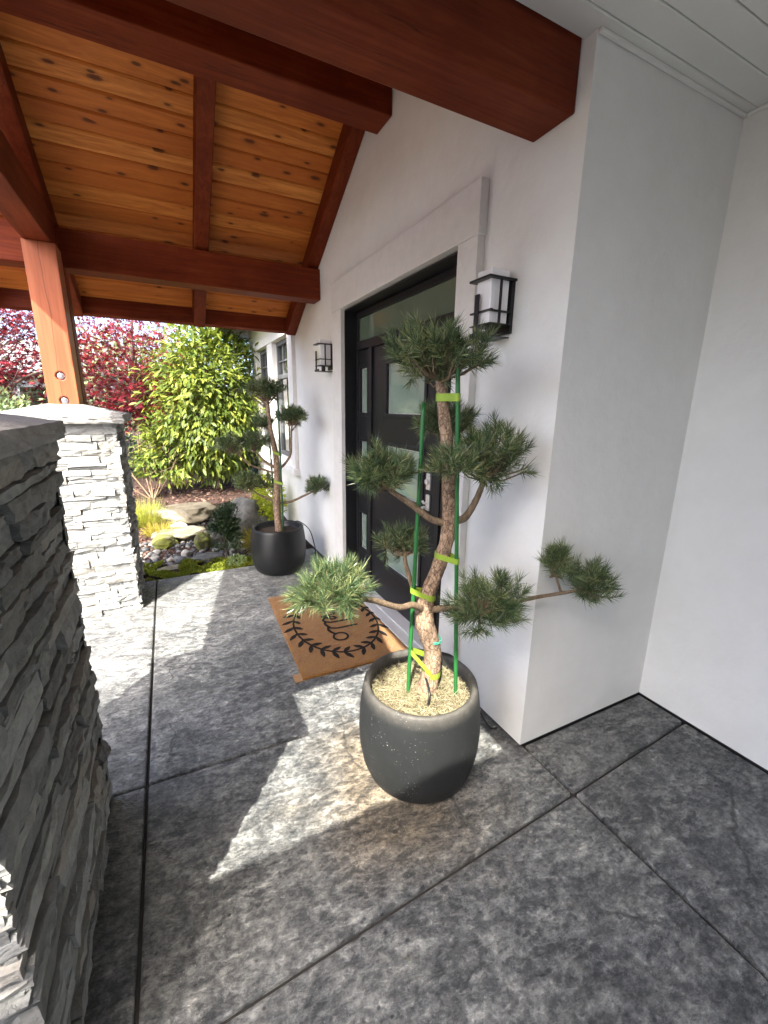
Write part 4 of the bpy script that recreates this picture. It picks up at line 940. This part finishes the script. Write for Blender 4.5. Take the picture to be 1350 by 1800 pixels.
def tuft(name, c, n, L, spread, mat, label, cat, wide=1.0, up=1.0):
    t = thing(name, (c[0], c[1], hz(c[0], c[1])), label, cat); a = rng.uniform(0, 2 * math.pi, n); r_ = spread * np.sqrt(rng.uniform(0, 1, n)) * .35
    pos = np.stack([c[0] + r_ * np.cos(a), c[1] + r_ * np.sin(a), np.full(n, hz(c[0], c[1]) - .01)], 1)
    k_ = rng.uniform(.1, 1.1, n); d0 = np.stack([np.cos(a) * k_, np.sin(a) * k_, np.full(n, up)], 1); d0 = unit(d0)
    Ls = L * rng.uniform(.6, 1.1, n); seg = 4; wd = .0035 * wide; Vs = []; Fs = []
    side = unit(np.cross(d0, np.array([0, 0, 1.])) + rng.normal(0, .2, (n, 3)))
    for s_ in range(seg + 1):
        q = s_ / seg; p = pos + d0 * (Ls * q)[:, None]; p[:, 2] -= (Ls * q * q * k_ * .42); w_ = wd * (1 - q * .9)
        Vs.append(p + side * w_); Vs.append(p - side * w_)
    V = np.stack(Vs, 1).reshape(-1, 3); k2 = 2 * (seg + 1)
    tf = []
    for s_ in range(seg): tf += [(2 * s_, 2 * s_ + 1, 2 * s_ + 2), (2 * s_ + 1, 2 * s_ + 3, 2 * s_ + 2)]
    F = (np.array(tf)[None] + (np.arange(n) * k2)[:, None, None]).reshape(-1, 3)
    tri_mesh('blades', V, F, mat, t)
tuft('grass_clump', (-.36, 5.75), 1100, .36, .42, M['grass'], 'yellow green ornamental grass clump beside the sunlit pillar', 'grass', 1.2)
tuft('grass_clump', (-.20, 5.35), 500, .22, .34, M['fern'], 'short straw coloured grass clump below the taller green clump', 'grass', 1.0)
def leafy(name, c, rad, n, tmpl, size, mat, label, cat, stems=8, droop=.3, group=None, shell=.55, trunk_mat='treebark', clump=0, base_r=.012, ground=True, lean=(0, 0)):
    """shrub or tree: stems from the base plus a crown of leaves through an ellipsoid volume"""
    zb = hz(c[0], c[1]); cen = np.array([c[0] + lean[0], c[1] + lean[1], c[2]]); rad = np.array(rad)
    t = thing(name, (c[0], c[1], zb), label, cat, group)
    tr = MB(); ends = []
    for i in range(stems):
        d = unit(rng.normal(0, 1, 3)); e = cen + d * rad * rng.uniform(.35, .85); e[2] = max(e[2], zb + .1)
        b = np.array([c[0], c[1], zb]) + rng.normal(0, base_r * 1.2, 3) * np.array([1, 1, 0]); mid = b * .5 + e * .5 + rng.normal(0, .06, 3) * rad + np.array([0, 0, .1 * rad[2]])
        tr.tube(smooth_path([b - np.array([0, 0, .03]), b * .75 + mid * .25, mid, e], 4), lerp_list([base_r, base_r * .8, base_r * .55, base_r * .2], 13), 6); ends.append(e)
    tr.build('trunk', M[trunk_mat], t, smooth=True)
    if clump:
        cd = unit(rng.normal(0, 1, (clump, 3))) * rng.uniform(shell, 1, (clump, 1)) ; cc = cen + cd * rad * .88
        idx = rng.integers(0, clump, n); off = rng.normal(0, 1, (n, 3)) * rad.mean() * .16 * np.array([1.2, 1.2, .55]); pos = cc[idx] + off; out = unit(cd[idx] + off / rad.mean())
    else:
        d = unit(rng.normal(0, 1, (n, 3))); k_ = rng.uniform(shell ** 3, 1, (n, 1)) ** (1 / 3)
        lump = np.array([1 + .22 * noise.noise(Vector(v_ * 2.2) + Vector((c[0] * 5, 0, 0))) + .12 * noise.noise(Vector(v_ * 5)) for v_ in d])[:, None]
        pos = cen + d * k_ * lump * rad; out = d
    fwd = out + rng.normal(0, .55, (n, 3)); fwd[:, 2] -= droop; up = np.tile([0, 0, 1.], (n, 1)) + out * .6 + rng.normal(0, .35, (n, 3))
    keep = pos[:, 2] > zb + .03; pos, fwd, up = pos[keep], fwd[keep], up[keep]
    V, F = scatter(tmpl[0], tmpl[1], pos, fwd, up, size * rng.uniform(.6, 1.15, len(pos)))
    tri_mesh('crown', V, F, mat, t); return t
leafy('yew_shrub', (.43, 4.36, .30), (.14, .13, .33), 3600, LANCE, .045, M['yew'], 'small upright dark yew growing among the pebbles', 'shrub', 7, -.5, shell=.2, base_r=.008, clump=36)
leafy('ground_cover_plant', (.48, 4.10, .03), (.09, .06, .05), 420, OVAL, .028, M['pale_cover'], 'tiny pale green ground cover plant at the patio edge', 'plant', 3, 0, shell=.2, base_r=.003)
leafy('lime_shrub', (1.02, 5.15, .38), (.20, .28, .30), 2400, OVAL, .045, M['lime'], 'lime yellow shrub against the white wall behind the far planter', 'shrub', 6, -.2, shell=.3, base_r=.006)
tuft('fern', (.80, 4.62), 300, .30, .26, M['fern'], 'golden fern beside the far black planter', 'fern', 3.2, .7)
# laurel and its dark neighbours
leafy('laurel_bush', (.62, 7.15, 1.60), (.80, .80, 1.38), 10000, LANCE, .125, M['laurel'], 'tall bright yellow green laurel bush in front of the red maple', 'bush', 9, .45, clump=230, shell=.55, base_r=.03)
leafy('laurel_bush', (-.05, 6.95, .80), (.42, .42, .58), 2000, LANCE, .10, M['laurel'], 'lower yellow green laurel growth under the red maple', 'bush', 6, .4, clump=50, shell=.5, base_r=.015)
leafy('evergreen_hedge', (1.30, 8.5, 1.7), (.75, .8, 1.9), 7000, LANCE, .10, M['darkleaf'], 'dark evergreen bush between the laurel and the house end', 'bush', 7, .2, shell=.6, base_r=.03)
leafy('evergreen_hedge', (.2, 9.2, 1.0), (1.6, .7, 1.25), 7000, LANCE, .10, M['darkleaf'], 'low dark evergreen bush filling the gap behind the laurel foot', 'bush', 8, .2, shell=.6, base_r=.03)
leafy('evergreen_hedge', (-2.6, 11.5, .5), (2.0, .8, .75), 6000, LANCE, .10, M['darkleaf'], 'dark hedge at the back under the maples', 'bush', 8, .2, shell=.6, base_r=.03)
# red maples
def maple(c, zc, rad, n, label, trunk, clump, sz=.085):
    zb = hz(c[0], c[1]); t = thing('red_maple', (c[0], c[1], zb), label, 'maple tree', 'red Japanese maples'); cen = np.array([c[0], c[1], zc]); rad = np.array(rad)
    tr = MB()
    for p, r_ in trunk: q = smooth_path(p, 5); tr.tube(q, lerp_list(r_, len(q)), 8, wob=.1)
    tr.build('trunk', M['treebark'], t, smooth=True)
    cd = unit(rng.normal(0, 1, (clump, 3))) * rng.uniform(.25, 1, (clump, 1)) ** .6; cc = cen + cd * rad
    bt = MB()
    for q in cc[: clump // 2]:
        s_ = np.array([c[0], c[1], zb + (zc - zb) * rng.uniform(.5, .95)]); bt.tube([s_, (s_ + q) / 2 + rng.normal(0, .05, 3), q], [.014, .009, .003], 5, cap=False)
    bt.build('branches', M['treebark'], t)
    idx = rng.integers(0, clump, n); off = rng.normal(0, 1, (n, 3)) * np.array([.24, .24, .075]); pos = cc[idx] + off
    fwd = np.stack([off[:, 0], off[:, 1], np.full(n, -.10)], 1) + rng.normal(0, .10, (n, 3)); up = np.tile([0, 0, 1.], (n, 1)) + rng.normal(0, .45, (n, 3))
    V, F = scatter(MAPLE[0], MAPLE[1], pos, fwd, up, sz * rng.uniform(.65, 1.2, n)); tri_mesh('crown', V, F, M['maple'], t)
maple((-.30, 8.2), 2.05, (1.15, .9, 1.15), 9500, 'dark red maple behind the sunlit pillar and beside the laurel',
      [([(-.30, 8.2, .1), (-.34, 8.15, .8), (-.42, 8.1, 1.5), (-.35, 8.0, 2.6), (-.2, 8.0, 3.3)], [.045, .038, .032, .02, .008]), ([(-.42, 8.1, 1.4), (-.75, 8.0, 2.0), (-1.05, 7.9, 2.8)], [.025, .018, .007]),
       ([(-.30, 8.2, .2), (-.20, 8.1, .9), (.1, 8.1, 1.7), (.3, 8.1, 2.5)], [.03, .025, .018, .007])], 130)
maple((-2.35, 8.0), 2.30, (1.25, 1.0, 1.05), 10000, 'dark red maple at the picture edge left of the timber post',
      [([(-2.35, 8.0, .1), (-2.30, 8.0, 1.0), (-2.2, 7.9, 1.9), (-2.3, 7.9, 3.0)], [.05, .042, .03, .01]), ([(-2.28, 8.0, 1.1), (-1.8, 7.7, 1.75), (-1.35, 7.6, 1.95)], [.025, .018, .007]),
       ([(-2.28, 8.0, 1.2), (-2.7, 7.7, 1.8), (-3.1, 7.6, 2.1)], [.025, .018, .007])], 130)
maple((-4.6, 6.5), 2.0, (1.3, 1.2, 1.2), 3500, 'dark red maple out beyond the porch, reflected in the door glass',
      [([(-4.6, 6.5, .1), (-4.55, 6.5, 1.0), (-4.6, 6.4, 2.6)], [.06, .05, .015])], 60, .10)
leafy('dwarf_conifer', (-2.15, 7.3, 1.1), (.55, .5, .75), 5200, LANCE, .085, M['conifer'], 'pale green conifer below the maple, left of the pillar', 'conifer', 7, -.3, clump=110, shell=.4, base_r=.02)
# bare branching shrub by the pillar
t = thing('bare_shrub', (-.28, 6.75, hz(-.28, 6.75)), 'leafless pale twiggy shrub between the pillar and the laurel', 'shrub'); b_ = MB()
for i in range(9):
    a = rng.uniform(0, 6.28); e = np.array([-.28 + .45 * math.cos(a), 6.75 + .3 * math.sin(a), rng.uniform(.7, 1.15)]); s_ = np.array([-.28, 6.75, .15]); mid = (s_ + e) / 2 + rng.normal(0, .06, 3)
    b_.tube(smooth_path([s_, mid, e], 4), lerp_list([.013, .008, .003], 9), 6)
    for k_ in range(3): q = mid * .5 + e * .5 + rng.normal(0, .03, 3); b_.tube([q, q + rng.normal(0, .12, 3) + np.array([0, 0, .12])], [.005, .002], 5)
b_.build('branches', M['twig'], t, smooth=True)
# trees at the back of the garden and over the road
for i, (x, y_, z, rx, rz, mat, lab) in enumerate([(-9, 24, 2.6, 3.2, 2.8, 'paleleaf', 'hazy pale green tree far behind the left maple'), (-1.5, 26, 2.6, 3.4, 2.9, 'paleleaf', 'hazy pale green tree far behind the pillar'),
        (4.5, 22, 2.8, 3.0, 3.2, 'darkleaf', 'large dark evergreen tree behind the house end'), (-15, 20, 2.2, 3.0, 2.6, 'darkleaf', 'dark evergreen tree at the far left of the garden'), (-9, 3, 2.2, 2.0, 2.4, 'paleleaf', 'leafy green tree out beyond the porch, opposite the windows'),
        (-8, 10, 2.2, 2.0, 2.4, 'laurel', 'bright green tree out beyond the porch beside the reflected maple')]):
    leafy('garden_tree', (x, y_, z), (rx, rx, rz), 4200, OVAL, .30, M[mat], lab, 'tree', 9, .3, 'trees at the back of the garden', clump=110, shell=.45, base_r=.14)
# neighbour's house, far off
nb = thing('neighbour_house', (-7, 27, 0), 'grey neighbouring house glimpsed between the maples', 'house')
MB().box(-11, -3, 27, 33, -.1, 2.9).build('wall', M['farwall'], nb)
MB().prism([(-11.5, 26.4, 2.85), (-11.5, 33.6, 2.85), (-11.5, 30, 4.6)], (9, 0, 0)).build('roof', M['farroof'], nb)
wn_ = MB(); wn_.box(-9.5, -8.2, 26.95, 26.99, 1, 2.2); wo = wn_.build('window', M['window'], nb)
MB().box(-6.2, -4.9, 26.95, 26.99, 1, 2.2).build('window', M['window'], nb)
for i, (xx, wdt) in enumerate(((-9.5, 1.3), (-6.2, 1.3))):
    MB().box(xx - .1, xx + wdt + .1, 26.9, 26.948, .88, .99).box(xx - .1, xx + wdt + .1, 26.9, 26.948, 2.21, 2.32).box(xx - .1, xx - .01, 26.9, 26.948, .99, 2.21).box(xx + wdt + .01, xx + wdt + .1, 26.9, 26.948, .99, 2.21).build('window_frame', M['farwall'], nb)

# fallen needles and grit round the planter
n_ = 150; a = rng.uniform(0, 2 * math.pi, n_); r_ = .22 + rng.exponential(.22, n_)
px = np.clip(P1[0] + r_ * np.cos(a), -.2, 1.29); py = np.clip(P1[1] + r_ * np.sin(a), .3, 2.0)
V, F = scatter(BLADE[0], BLADE[1], np.stack([px, py, np.full(n_, .0025)], 1), np.stack([np.cos(a * 5), np.sin(a * 5), np.zeros(n_)], 1), np.tile([0, 0, 1.], (n_, 1)), rng.uniform(.018, .045, n_))
V[:, 2] = np.maximum(V[:, 2], .001)
tri_mesh('fallen_needles', V, F, M['mulch'], kind='stuff', label='dry pine needles fallen on the slabs around the near planter', cat='debris')
